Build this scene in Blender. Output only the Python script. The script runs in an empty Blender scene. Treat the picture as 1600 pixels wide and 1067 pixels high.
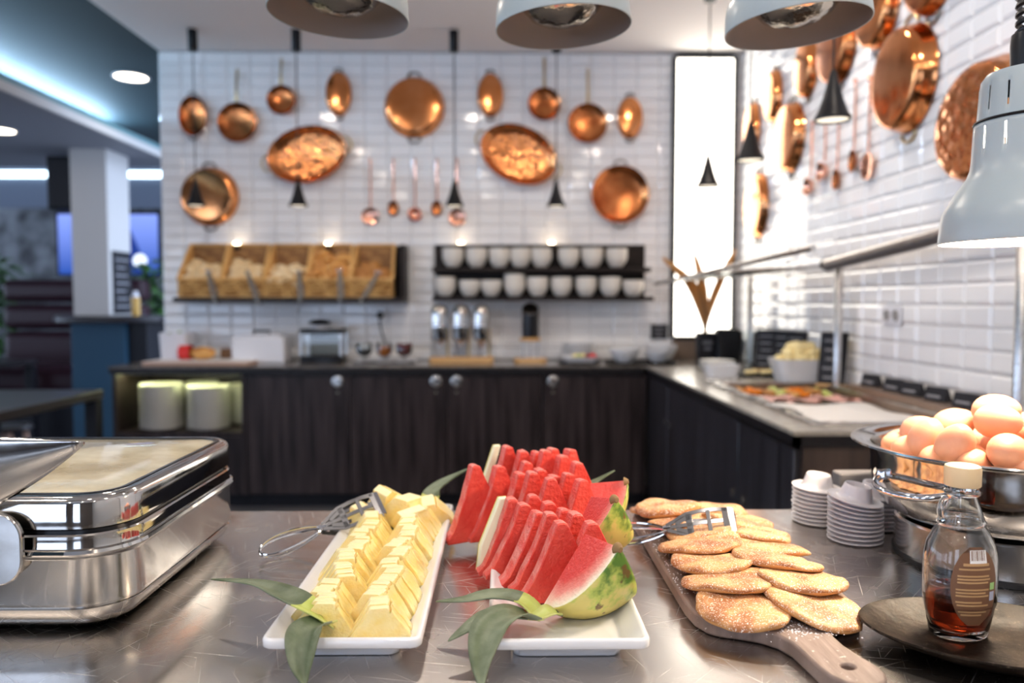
import bpy, bmesh, math, random
from mathutils import Vector, Matrix
R = math.radians
PI = math.pi
rnd = random.Random(7)
S = bpy.context.scene
COL = S.collection

# ------------------------------------------------------------------ camera, world, exposure
cd = bpy.data.cameras.new('camera')
cd.sensor_width = 36.0
cd.lens = 27.18
cd.clip_start = 0.05
cd.dof.use_dof = True
cd.dof.focus_distance = 0.95
cd.dof.aperture_fstop = 2.9
cam = bpy.data.objects.new('camera', cd)
cam.location = (0, 0, 1.25)
cam.rotation_euler = (R(90 - 2.91), 0, R(-0.71))
COL.objects.link(cam)
S.camera = cam

W = bpy.data.worlds.new('world')
S.world = W
W.use_nodes = True
bg = W.node_tree.nodes['Background']
bg.inputs[0].default_value = (0.60, 0.74, 1.0, 1)
bg.inputs[1].default_value = 3.0

S.view_settings.view_transform = 'Standard'
S.view_settings.look = 'None'
S.view_settings.exposure = 0.55
S.view_settings.gamma = 1.0
S.view_settings.use_curve_mapping = False
S.cycles.use_denoising = True
S.cycles.max_bounces = 10
S.cycles.transparent_max_bounces = 16
S.cycles.sample_clamp_indirect = 6.0

TOP = 0.865            # worktop and table height
CEIL = 2.9
BW = 5.2               # back wall
RW = 1.6               # right wall
LW = -2.26             # left end of the back wall

# ------------------------------------------------------------------ materials
def newmat(name):
    m = bpy.data.materials.new(name)
    m.use_nodes = True
    return m, m.node_tree.nodes, m.node_tree.links, m.node_tree.nodes['Principled BSDF']

def sock(p, *names):
    for n in names:
        if n in p.inputs:
            return p.inputs[n]

def c4(c):
    return (c[0], c[1], c[2], 1)

def mat(name, col, rough=0.5, metal=0.0, vary=None, bump=None, scale3=(1, 1, 1), spec=None, coat=0, trans=0, ior=None, sss=0,
        rvary=None, rotz=0, spots=None, emit=None):
    m, N, L, p = newmat(name)
    p.inputs['Base Color'].default_value = c4(col)
    p.inputs['Roughness'].default_value = rough
    p.inputs['Metallic'].default_value = metal
    if spec is not None: sock(p, 'Specular IOR Level').default_value = spec
    if coat: sock(p, 'Coat Weight').default_value = coat; sock(p, 'Coat Roughness').default_value = 0.08
    if trans: sock(p, 'Transmission Weight').default_value = trans
    if ior: p.inputs['IOR'].default_value = ior
    if sss:
        sock(p, 'Subsurface Weight').default_value = sss
        sock(p, 'Subsurface Radius').default_value = (0.012, 0.006, 0.003)
        sock(p, 'Subsurface Scale').default_value = 1.0
    if emit:
        sock(p, 'Emission Color').default_value = c4(emit[0]); sock(p, 'Emission Strength').default_value = emit[1]
    if vary or bump or rvary or spots:
        tc = N.new('ShaderNodeTexCoord'); mp = N.new('ShaderNodeMapping')
        mp.inputs['Scale'].default_value = scale3
        mp.inputs['Rotation'].default_value = (0, 0, rotz)
        L.new(tc.outputs['Object'], mp.inputs['Vector'])
    cur = None
    if vary:
        col2, sc, lo, hi = vary
        n = N.new('ShaderNodeTexNoise'); n.inputs['Scale'].default_value = sc; n.inputs['Detail'].default_value = 6
        L.new(mp.outputs[0], n.inputs['Vector'])
        r = N.new('ShaderNodeValToRGB')
        r.color_ramp.elements[0].position = lo; r.color_ramp.elements[1].position = hi
        r.color_ramp.elements[0].color = c4(col); r.color_ramp.elements[1].color = c4(col2)
        L.new(n.outputs['Fac'], r.inputs[0])
        cur = r.outputs[0]
    if spots:
        col3, sc, lo, hi = spots
        n = N.new('ShaderNodeTexNoise'); n.inputs['Scale'].default_value = sc; n.inputs['Detail'].default_value = 4
        L.new(tc.outputs['Object'], n.inputs['Vector'])
        r = N.new('ShaderNodeValToRGB'); r.color_ramp.elements[0].position = lo; r.color_ramp.elements[1].position = hi
        L.new(n.outputs['Fac'], r.inputs[0])
        mx = N.new('ShaderNodeMix'); mx.data_type = 'RGBA'
        L.new(r.outputs[0], mx.inputs[0])
        if cur: L.new(cur, mx.inputs[6])
        else: mx.inputs[6].default_value = c4(col)
        mx.inputs[7].default_value = c4(col3)
        cur = mx.outputs[2]
    if cur: L.new(cur, p.inputs['Base Color'])
    if bump:
        sc, st = bump[0], bump[1]
        kind = bump[2] if len(bump) > 2 else 'noise'
        if kind == 'voronoi':
            n = N.new('ShaderNodeTexVoronoi'); out = 'Distance'
        else:
            n = N.new('ShaderNodeTexNoise'); n.inputs['Detail'].default_value = 4; out = 'Fac'
        n.inputs['Scale'].default_value = sc
        L.new(mp.outputs[0], n.inputs['Vector'])
        b = N.new('ShaderNodeBump'); b.inputs['Strength'].default_value = st; b.inputs['Distance'].default_value = 0.01
        L.new(n.outputs[out], b.inputs['Height']); L.new(b.outputs[0], p.inputs['Normal'])
    if rvary:
        sc, lo, hi = rvary
        n = N.new('ShaderNodeTexNoise'); n.inputs['Scale'].default_value = sc; n.inputs['Detail'].default_value = 5
        L.new(mp.outputs[0], n.inputs['Vector'])
        mr = N.new('ShaderNodeMapRange'); mr.inputs['From Min'].default_value = 0.35; mr.inputs['From Max'].default_value = 0.65
        mr.inputs['To Min'].default_value = lo; mr.inputs['To Max'].default_value = hi
        L.new(n.outputs['Fac'], mr.inputs['Value']); L.new(mr.outputs[0], p.inputs['Roughness'])
    return m

def emis(name, col, st):
    m = bpy.data.materials.new(name); m.use_nodes = True
    N, L = m.node_tree.nodes, m.node_tree.links
    N.clear()
    o = N.new('ShaderNodeOutputMaterial'); e = N.new('ShaderNodeEmission')
    e.inputs[0].default_value = c4(col); e.inputs[1].default_value = st
    L.new(e.outputs[0], o.inputs[0])
    return m

def thin_glass(name, tint=(1, 1, 1), rough=0.02, haze=0.0, hazecol=(0.9, 0.85, 0.7)):
    m = bpy.data.materials.new(name); m.use_nodes = True
    N, L = m.node_tree.nodes, m.node_tree.links
    N.clear()
    o = N.new('ShaderNodeOutputMaterial')
    t = N.new('ShaderNodeBsdfTransparent'); t.inputs[0].default_value = c4(tint)
    g = N.new('ShaderNodeBsdfGlossy'); g.inputs['Roughness'].default_value = rough
    f = N.new('ShaderNodeFresnel'); f.inputs[0].default_value = 1.5
    mx = N.new('ShaderNodeMixShader')
    base = t.outputs[0]
    if haze:
        d = N.new('ShaderNodeBsdfDiffuse'); d.inputs[0].default_value = c4(hazecol)
        m2 = N.new('ShaderNodeMixShader'); m2.inputs[0].default_value = haze
        nz = N.new('ShaderNodeTexNoise'); nz.inputs['Scale'].default_value = 14; nz.inputs['Detail'].default_value = 5
        tc = N.new('ShaderNodeTexCoord'); L.new(tc.outputs['Object'], nz.inputs['Vector'])
        mr = N.new('ShaderNodeMapRange'); mr.inputs['From Min'].default_value = .3; mr.inputs['From Max'].default_value = .7
        mr.inputs['To Min'].default_value = haze * .55; mr.inputs['To Max'].default_value = min(1, haze * 1.35)
        L.new(nz.outputs['Fac'], mr.inputs['Value']); L.new(mr.outputs[0], m2.inputs[0])
        L.new(t.outputs[0], m2.inputs[1]); L.new(d.outputs[0], m2.inputs[2]); base = m2.outputs[0]
    L.new(f.outputs[0], mx.inputs[0]); L.new(base, mx.inputs[1]); L.new(g.outputs[0], mx.inputs[2]); L.new(mx.outputs[0], o.inputs[0])
    return m

def steel_table():
    m, N, L, p = newmat('scratched_steel')
    p.inputs['Metallic'].default_value = 1.0
    tc = N.new('ShaderNodeTexCoord')
    acc = None
    for i, (ang, sx, sy, thr) in enumerate([(12, 8, 700, .715), (-48, 10, 800, .72), (72, 7, 650, .725), (38, 9, 900, .72), (-22, 6, 600, .73), (-70, 9, 800, .725), (57, 4, 380, .745)]):
        mr_ = N.new('ShaderNodeMapping'); mr_.inputs['Rotation'].default_value = (0, 0, R(ang)); mr_.inputs['Location'].default_value = (i * .31, i * .77, 0)
        mp = N.new('ShaderNodeMapping'); mp.inputs['Scale'].default_value = (sx, sy, 1)
        n = N.new('ShaderNodeTexNoise'); n.inputs['Scale'].default_value = 1.0; n.inputs['Detail'].default_value = 1.5
        L.new(tc.outputs['Object'], mr_.inputs[0]); L.new(mr_.outputs[0], mp.inputs[0]); L.new(mp.outputs[0], n.inputs['Vector'])
        r = N.new('ShaderNodeMapRange'); r.inputs['From Min'].default_value = thr; r.inputs['From Max'].default_value = thr + .06
        L.new(n.outputs['Fac'], r.inputs['Value'])
        if acc is None: acc = r.outputs[0]
        else:
            a = N.new('ShaderNodeMath'); a.operation = 'MAXIMUM'; L.new(acc, a.inputs[0]); L.new(r.outputs[0], a.inputs[1]); acc = a.outputs[0]
    n2 = N.new('ShaderNodeTexNoise'); n2.inputs['Scale'].default_value = 9; n2.inputs['Detail'].default_value = 6
    L.new(tc.outputs['Object'], n2.inputs['Vector'])
    r2 = N.new('ShaderNodeMapRange'); r2.inputs['From Min'].default_value = .3; r2.inputs['From Max'].default_value = .7
    r2.inputs['To Min'].default_value = .17; r2.inputs['To Max'].default_value = .30
    L.new(n2.outputs['Fac'], r2.inputs['Value'])
    ad = N.new('ShaderNodeMath'); ad.operation = 'MULTIPLY_ADD'; ad.inputs[1].default_value = .35
    L.new(acc, ad.inputs[0]); L.new(r2.outputs[0], ad.inputs[2]); L.new(ad.outputs[0], p.inputs['Roughness'])
    mx = N.new('ShaderNodeMix'); mx.data_type = 'RGBA'
    mx.inputs[6].default_value = (.54, .51, .485, 1); mx.inputs[7].default_value = (.85, .82, .79, 1)
    L.new(acc, mx.inputs[0]); L.new(mx.outputs[2], p.inputs['Base Color'])
    b = N.new('ShaderNodeBump'); b.inputs['Strength'].default_value = .12; b.inputs['Distance'].default_value = .001
    L.new(acc, b.inputs['Height']); L.new(b.outputs[0], p.inputs['Normal'])
    return m

def melon_flesh(name, lx, ly, lz):
    m, N, L, p = newmat(name)
    p.inputs['Roughness'].default_value = .28
    tc = N.new('ShaderNodeTexCoord')
    vm = N.new('ShaderNodeVectorMath'); vm.operation = 'MULTIPLY'; vm.inputs[1].default_value = (1 / lx, 1 / ly, 1 / lz)
    ln = N.new('ShaderNodeVectorMath'); ln.operation = 'LENGTH'
    L.new(tc.outputs['Object'], vm.inputs[0]); L.new(vm.outputs[0], ln.inputs[0])
    nz = N.new('ShaderNodeTexNoise'); nz.inputs['Scale'].default_value = 60; nz.inputs['Detail'].default_value = 3
    L.new(tc.outputs['Object'], nz.inputs['Vector'])
    ma = N.new('ShaderNodeMath'); ma.operation = 'MULTIPLY_ADD'; ma.inputs[1].default_value = .12; L.new(nz.outputs['Fac'], ma.inputs[0]); L.new(ln.outputs['Value'], ma.inputs[2])
    r = N.new('ShaderNodeValToRGB'); e = r.color_ramp.elements
    e[0].position = .0; e[0].color = (.62, .045, .035, 1)
    e[1].position = 1.0; e[1].color = (.45, .60, .16, 1)
    for pos, c in ((.60, (.64, .06, .05)), (.76, (.76, .26, .21)), (.91, (.88, .80, .62)), (.97, (.75, .80, .45))):
        q = e.new(pos); q.color = c4(c)
    L.new(ma.outputs[0], r.inputs[0]); L.new(r.outputs[0], p.inputs['Base Color'])
    b = N.new('ShaderNodeBump'); b.inputs['Strength'].default_value = .35; b.inputs['Distance'].default_value = .004
    n3 = N.new('ShaderNodeTexNoise'); n3.inputs['Scale'].default_value = 260; L.new(tc.outputs['Object'], n3.inputs['Vector'])
    L.new(n3.outputs['Fac'], b.inputs['Height']); L.new(b.outputs[0], p.inputs['Normal'])
    sock(p, 'Subsurface Weight').default_value = .15; sock(p, 'Subsurface Radius').default_value = (.01, .003, .003); sock(p, 'Subsurface Scale').default_value = 1
    return m

def panel_picture():
    # the backlit picture on the far wall: almost burnt out, a faint tan brush mark left in it
    m = bpy.data.materials.new('backlit_picture'); m.use_nodes = True
    N, L = m.node_tree.nodes, m.node_tree.links
    N.clear()
    o = N.new('ShaderNodeOutputMaterial'); e = N.new('ShaderNodeEmission')
    tc = N.new('ShaderNodeTexCoord'); mp = N.new('ShaderNodeMapping')
    mp.inputs['Location'].default_value = (-.0, 0, -.50); mp.inputs['Scale'].default_value = (7, 1, 22); 
    L.new(tc.outputs['Object'], mp.inputs[0])
    ln = N.new('ShaderNodeVectorMath'); ln.operation = 'LENGTH'; L.new(mp.outputs[0], ln.inputs[0])
    nz = N.new('ShaderNodeTexNoise'); nz.inputs['Scale'].default_value = 9; L.new(tc.outputs['Object'], nz.inputs['Vector'])
    ma = N.new('ShaderNodeMath'); ma.operation = 'ADD'; L.new(ln.outputs['Value'], ma.inputs[0]); L.new(nz.outputs['Fac'], ma.inputs[1])
    r = N.new('ShaderNodeValToRGB'); r.color_ramp.elements[0].position = .7; r.color_ramp.elements[1].position = 1.3
    r.color_ramp.elements[0].color = (.35, .26, .16, 1); r.color_ramp.elements[1].color = (1, .93, .82, 1)
    L.new(ma.outputs[0], r.inputs[0]); L.new(r.outputs[0], e.inputs[0]); e.inputs[1].default_value = 3.8
    L.new(e.outputs[0], o.inputs[0])
    return m

M = {}
M['tile'] = mat('glazed_white_tile', (.86, .86, .87), .09, bump=(7, .04))
M['grout'] = mat('grey_grout', (.36, .35, .35), .8)
M['ceiling'] = mat('white_ceiling_paint', (.90, .86, .84), .8)
M['teal_ceiling'] = mat('dark_teal_ceiling_paint', (.020, .040, .047), .7)
M['soffit'] = mat('grey_soffit_paint', (.30, .31, .35), .7)
M['floor'] = mat('dark_floor', (.06, .065, .08), .35, vary=((.11, .10, .10), 3, .4, .7))
M['wall_paint'] = mat('grey_blue_wall', (.22, .25, .33), .7)
M['stone_wall'] = mat('rough_stone_wall', (.05, .052, .06), .5, vary=((.50, .52, .56), 2.2, .42, .70), bump=(14, .5))
M['rear_wall'] = mat('dark_rear_wall', (.10, .085, .08), .6)
M['darkwood'] = mat('dark_stained_wood', (.011, .0075, .008), .36, vary=((.046, .034, .036), 6, .35, .7), scale3=(6, 6, .35), bump=(9, .12), spec=.25)
M['darkwood2'] = mat('dark_shelf_board', (.012, .009, .008), .4, vary=((.028, .020, .018), 6, .35, .7), scale3=(.5, 6, 6), spec=.15)
M['sidewood'] = mat('blue_lit_dark_wood', (.012, .012, .016), .28, vary=((.040, .040, .050), 6, .35, .7), scale3=(6, 6, .35), bump=(9, .1), coat=.35)  # blue light from the left room is mixed into the wood colour
M['plinth'] = mat('black_plinth', (.008, .008, .012), .4, spec=.22)
M['worktop'] = mat('dark_stone_worktop', (.085, .075, .07), .16, vary=((.15, .135, .12), 30, .4, .7))
M['worktop_light'] = mat('panel_lit_stone_worktop', (.26, .235, .205), .22, vary=((.36, .33, .29), 30, .4, .7))  # same worktop, lightened in colour for the reflection of the lit panel
M['edge'] = mat('black_worktop_edge', (.012, .011, .013), .35, spec=.22)
M['steel'] = mat('polished_steel', (.56, .54, .515), .09, 1, bump=(6, .05), rvary=(18, .05, .14))
M['steel2'] = mat('brushed_steel', (.62, .60, .58), .24, 1, scale3=(1, 1, 60), rvary=(12, .16, .32))
M['chrome'] = mat('chrome', (.78, .78, .80), .05, 1)
M['table_steel'] = steel_table()
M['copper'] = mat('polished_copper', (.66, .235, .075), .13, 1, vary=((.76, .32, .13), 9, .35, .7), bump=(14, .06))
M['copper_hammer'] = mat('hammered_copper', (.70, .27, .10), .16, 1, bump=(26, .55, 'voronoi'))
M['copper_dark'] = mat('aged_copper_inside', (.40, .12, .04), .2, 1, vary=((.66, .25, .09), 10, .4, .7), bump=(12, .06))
M['copper_pink'] = mat('rosy_copper', (.80, .40, .28), .16, 1)
M['brass'] = mat('dull_brass', (.50, .38, .20), .35, 1)
M['iron'] = mat('dark_iron_handle', (.22, .20, .17), .4, .9)
M['paddle'] = mat('dark_reflecting_chrome', (.20, .20, .21), .22, 1)  # clean chrome, its dark reflections put into the base colour
M['black'] = mat('matt_black_metal', (.006, .006, .008), .38, spec=.22)
M['black_gloss'] = mat('gloss_black', (.010, .010, .012), .16, spec=.22)
M['rubber'] = mat('black_rubber', (.010, .010, .012), .3)
M['lamp_grey'] = mat('pale_grey_blue_enamel', (.40, .465, .49), .30, bump=(4, .02), vary=((.43, .49, .51), 6, .4, .7))
M['lamp_in'] = mat('unlit_enamel_inside', (.30, .255, .235), .5)  # lamp enamel darkened in colour for the unlit lamps
M['lamp_in_lit'] = mat('lit_enamel_inside', (.85, .85, .83), .45)  # same enamel, lightened in colour for the lit lamp
M['pend_in'] = mat('cream_pendant_inside', (.75, .72, .66), .5)
M['white_ceramic'] = mat('white_porcelain', (.76, .77, .80), .12, coat=.3)
M['bowl_ceramic'] = mat('cream_porcelain', (.74, .70, .64), .2)
M['plate_ceramic'] = mat('stacked_plate_porcelain', (.86, .85, .82), .3)
M['melamine'] = mat('grey_white_melamine', (.60, .58, .62), .16, coat=.2)
M['melamine_w'] = mat('warm_white_melamine', (.78, .74, .73), .2, coat=.2)
M['white_plastic'] = mat('white_plastic', (.72, .73, .78), .35)
M['oak'] = mat('light_oak', (.62, .33, .10), .45, vary=((.78, .49, .19), 8, .35, .7), scale3=(1, 1, 8))
M['weave'] = mat('woven_wicker', (.34, .165, .04), .6, vary=((.74, .46, .17), 30, .42, .62), scale3=(.6, 1, 2.2), bump=(40, .7))
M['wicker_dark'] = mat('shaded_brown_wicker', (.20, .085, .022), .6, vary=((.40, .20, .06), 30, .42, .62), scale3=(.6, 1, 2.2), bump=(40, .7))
M['wood_base'] = mat('honey_wood', (.58, .33, .12), .4, vary=((.68, .42, .18), 8, .35, .7))
M['grey_board'] = mat('weathered_grey_wood', (.165, .118, .10), .5, vary=((.27, .205, .18), 16, .35, .68), scale3=(7, .8, 1), bump=(30, .12), spots=((.62, .57, .53), 150, .68, .76))
M['tan_board'] = mat('tan_serving_board', (.55, .36, .27), .5)
M['pineapple'] = mat('pineapple_flesh', (.88, .67, .22), .28, vary=((.91, .77, .40), 20, .35, .7), scale3=(3, 1, 3), bump=(120, .22), sss=.2)
M['pineapple_top'] = mat('pale_pineapple_core', (.94, .82, .48), .35, bump=(90, .2), sss=.15)
M['leaf'] = mat('grey_green_pineapple_leaf', (.065, .095, .045), .45, vary=((.19, .23, .15), 30, .35, .7), bump=(60, .15))
M['leaf_base'] = mat('yellow_green_leaf_base', (.42, .50, .10), .4, vary=((.62, .60, .25), 18, .35, .7))
M['melon'] = mat('watermelon_flesh', (.62, .040, .030), .22, vary=((.76, .105, .075), 34, .35, .72), bump=(230, .32), sss=.12)
M['melon_pale'] = mat('pale_watermelon_edge', (.74, .24, .21), .24, vary=((.72, .10, .085), 60, .4, .62), bump=(260, .45), sss=.1)
M['melon_white'] = mat('white_melon_rind_inside', (.82, .82, .60), .35)
def rind_mat():
    # yellow belly, green streaks running out from the stem end (local +x), a few brown scars
    m, N, L, p = newmat('striped_green_yellow_rind')
    p.inputs['Roughness'].default_value = .32
    tc = N.new('ShaderNodeTexCoord'); sp = N.new('ShaderNodeSeparateXYZ'); L.new(tc.outputs['Object'], sp.inputs[0])
    mp = N.new('ShaderNodeMapping'); mp.inputs['Scale'].default_value = (10, 60, 60); L.new(tc.outputs['Object'], mp.inputs[0])
    n = N.new('ShaderNodeTexNoise'); n.inputs['Scale'].default_value = 1; n.inputs['Detail'].default_value = 3; L.new(mp.outputs[0], n.inputs['Vector'])
    g = N.new('ShaderNodeMapRange'); g.inputs['From Min'].default_value = .01; g.inputs['From Max'].default_value = .075; g.inputs['To Min'].default_value = -.35; g.inputs['To Max'].default_value = .15
    L.new(sp.outputs['X'], g.inputs['Value'])
    z = N.new('ShaderNodeMapRange'); z.inputs['From Min'].default_value = -.10; z.inputs['From Max'].default_value = -.02; z.inputs['To Min'].default_value = -.12; z.inputs['To Max'].default_value = .06
    L.new(sp.outputs['Z'], z.inputs['Value'])
    a1 = N.new('ShaderNodeMath'); L.new(n.outputs['Fac'], a1.inputs[0]); L.new(g.outputs[0], a1.inputs[1])
    a2 = N.new('ShaderNodeMath'); L.new(a1.outputs[0], a2.inputs[0]); L.new(z.outputs[0], a2.inputs[1])
    r = N.new('ShaderNodeValToRGB'); e = r.color_ramp.elements
    e[0].position = .38; e[0].color = (.62, .53, .15, 1); e[1].position = .66; e[1].color = (.09, .20, .025, 1)
    q = e.new(.50); q.color = (.42, .50, .09, 1)
    L.new(a2.outputs[0], r.inputs[0])
    n2 = N.new('ShaderNodeTexNoise'); n2.inputs['Scale'].default_value = 48; n2.inputs['Detail'].default_value = 5; L.new(tc.outputs['Object'], n2.inputs['Vector'])
    r2 = N.new('ShaderNodeMapRange'); r2.inputs['From Min'].default_value = .62; r2.inputs['From Max'].default_value = .68; L.new(n2.outputs['Fac'], r2.inputs['Value'])
    mx = N.new('ShaderNodeMix'); mx.data_type = 'RGBA'; mx.inputs[7].default_value = (.16, .09, .025, 1)
    L.new(r2.outputs[0], mx.inputs[0]); L.new(r.outputs[0], mx.inputs[6]); L.new(mx.outputs[2], p.inputs['Base Color'])
    return m
M['rind'] = rind_mat()
M['stem'] = mat('brown_melon_stem', (.22, .13, .05), .7)
M['pancake'] = mat('golden_pancake', (.30, .105, .030), .55, vary=((.60, .32, .125), 34, .38, .62), bump=(55, .4), spots=((.88, .84, .79), 520, .555, .68))
M['pancake_side'] = mat('pale_pancake_side', (.58, .28, .09), .55, vary=((.68, .38, .15), 30, .35, .7), bump=(60, .3))
M['egg'] = mat('brown_egg_shell', (.66, .29, .165), .36, vary=((.74, .37, .23), 5, .35, .7), bump=(300, .04), sss=.12)
M['scramble'] = mat('pale_yellow_scrambled_egg', (.60, .45, .17), .5, vary=((.72, .60, .32), 10, .35, .7), bump=(20, .8), spots=((.50, .26, .07), 13, .62, .72))
M['lid_glass'] = thin_glass('steamed_lid_glass', (1, 1, .98), .03, haze=.58, hazecol=(.86, .80, .62))
M['clear'] = thin_glass('clear_sheet_glass', (.97, .985, .98), .02)
M['glass'] = mat('clear_bottle_glass', (.97, .99, .98), .015, trans=1, ior=1.45)
M['syrup'] = mat('dark_amber_syrup', (.32, .03, .006), .02, trans=1, ior=1.36)
M['cap'] = mat('cream_plastic_cap', (.76, .56, .32), .45)
M['label'] = mat('brown_paper_label', (.165, .075, .035), .5)
M['label_print'] = mat('tan_label_print', (.46, .27, .12), .5)
M['label_white'] = mat('white_label_print', (.78, .76, .74), .5)
M['label_green'] = mat('green_label_print', (.35, .58, .20), .5)
M['label_blue'] = mat('blue_grey_label_print', (.40, .42, .52), .5)
M['speckle'] = mat('speckled_black_stoneware', (.008, .005, .0035), .42, spec=.06, vary=((.026, .018, .013), 40, .45, .65), bump=(70, .12), spots=((.085, .065, .05), 260, .62, .72))
M['roll_pale'] = mat('pale_floury_roll', (.68, .45, .20), .6, vary=((.90, .74, .48), 14, .35, .65))
M['roll_gold'] = mat('golden_croissant', (.46, .17, .03), .42, vary=((.80, .44, .13), 14, .35, .68))
M['roll_dark'] = mat('dark_golden_roll', (.36, .14, .03), .5, vary=((.62, .31, .09), 14, .35, .68))
M['screen'] = None
M['leather'] = mat('dark_burgundy_leather', (.035, .014, .020), .28, spec=.22)
M['blue_lit'] = mat('blue_lit_laminate', (.025, .075, .13), .45, spec=.22)  # the blue light on the table base is painted into this colour
M['dark_top'] = mat('dark_grey_table_top', (.03, .027, .03), .3, spec=.22)
M['plaster'] = mat('pale_column_plaster', (.60, .58, .56), .7, bump=(8, .1))
M['plant'] = mat('green_foliage', (.035, .11, .025), .5, vary=((.09, .22, .05), 8, .35, .7))
M['reed'] = mat('dried_tan_leaf', (.50, .29, .12), .7, vary=((.66, .44, .22), 20, .35, .7))
_m, _N, _L, _p = newmat('translucent_dried_leaf')
_p.inputs['Base Color'].default_value = (.60, .37, .16, 1); _p.inputs['Roughness'].default_value = .7
_t = _N.new('ShaderNodeBsdfTranslucent'); _t.inputs[0].default_value = (.62, .36, .13, 1)
_x = _N.new('ShaderNodeMixShader'); _x.inputs[0].default_value = .45
_L.new(_p.outputs[0], _x.inputs[1]); _L.new(_t.outputs[0], _x.inputs[2]); _L.new(_x.outputs[0], _N['Material Output'].inputs[0])
M['reed'] = _m
M['chalk'] = mat('chalk_white', (.22, .22, .24), .8)
M['slate'] = mat('black_slate_sign', (.018, .018, .022), .5, spec=.22)
M['red_wrap'] = mat('red_paper_wrap', (.70, .03, .025), .5)
M['jam_o'] = mat('orange_jam', (.72, .20, .012), .2, spec=.2)
M['jam_r'] = mat('dark_red_jam', (.18, .01, .012), .1)
M['jam_d'] = mat('dark_jam', (.02, .012, .012), .1)
M['butter'] = mat('pale_butter', (.92, .76, .38), .5, bump=(40, .4))
M['ham'] = mat('pink_cold_cuts', (.72, .33, .27), .4, vary=((.85, .55, .48), 20, .35, .7))
M['cloth'] = mat('white_food_cloth', (.78, .76, .74), .7)
M['bronze_frame'] = mat('brown_steel_well', (.30, .22, .17), .35, .6)
M['led'] = emis('cool_led_strip', (.50, .74, 1.0), 120)
M['led2'] = emis('far_led_strip', (.60, .82, 1.0), 5)
M['down'] = emis('downlight_lens', (1, .87, .74), 205)
M['down_l'] = emis('left_downlight_lens', (1, .88, .72), 9)
M['puck'] = emis('shelf_spot_lens', (1, .78, .52), 18)
M['strip_g'] = emis('greenish_shelf_strip', (.95, 1.0, .50), 42)
M['bulb_hot'] = emis('glowing_heat_bulb', (1, .80, .58), 330)
M['pend_lens'] = emis('dim_pendant_lens', (1, .86, .68), 1.2)
M['bulb_off'] = mat('silvered_lamp_reflector', (.62, .55, .46), .07, 1, bump=(45, .3))
M['picture'] = panel_picture()

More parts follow.
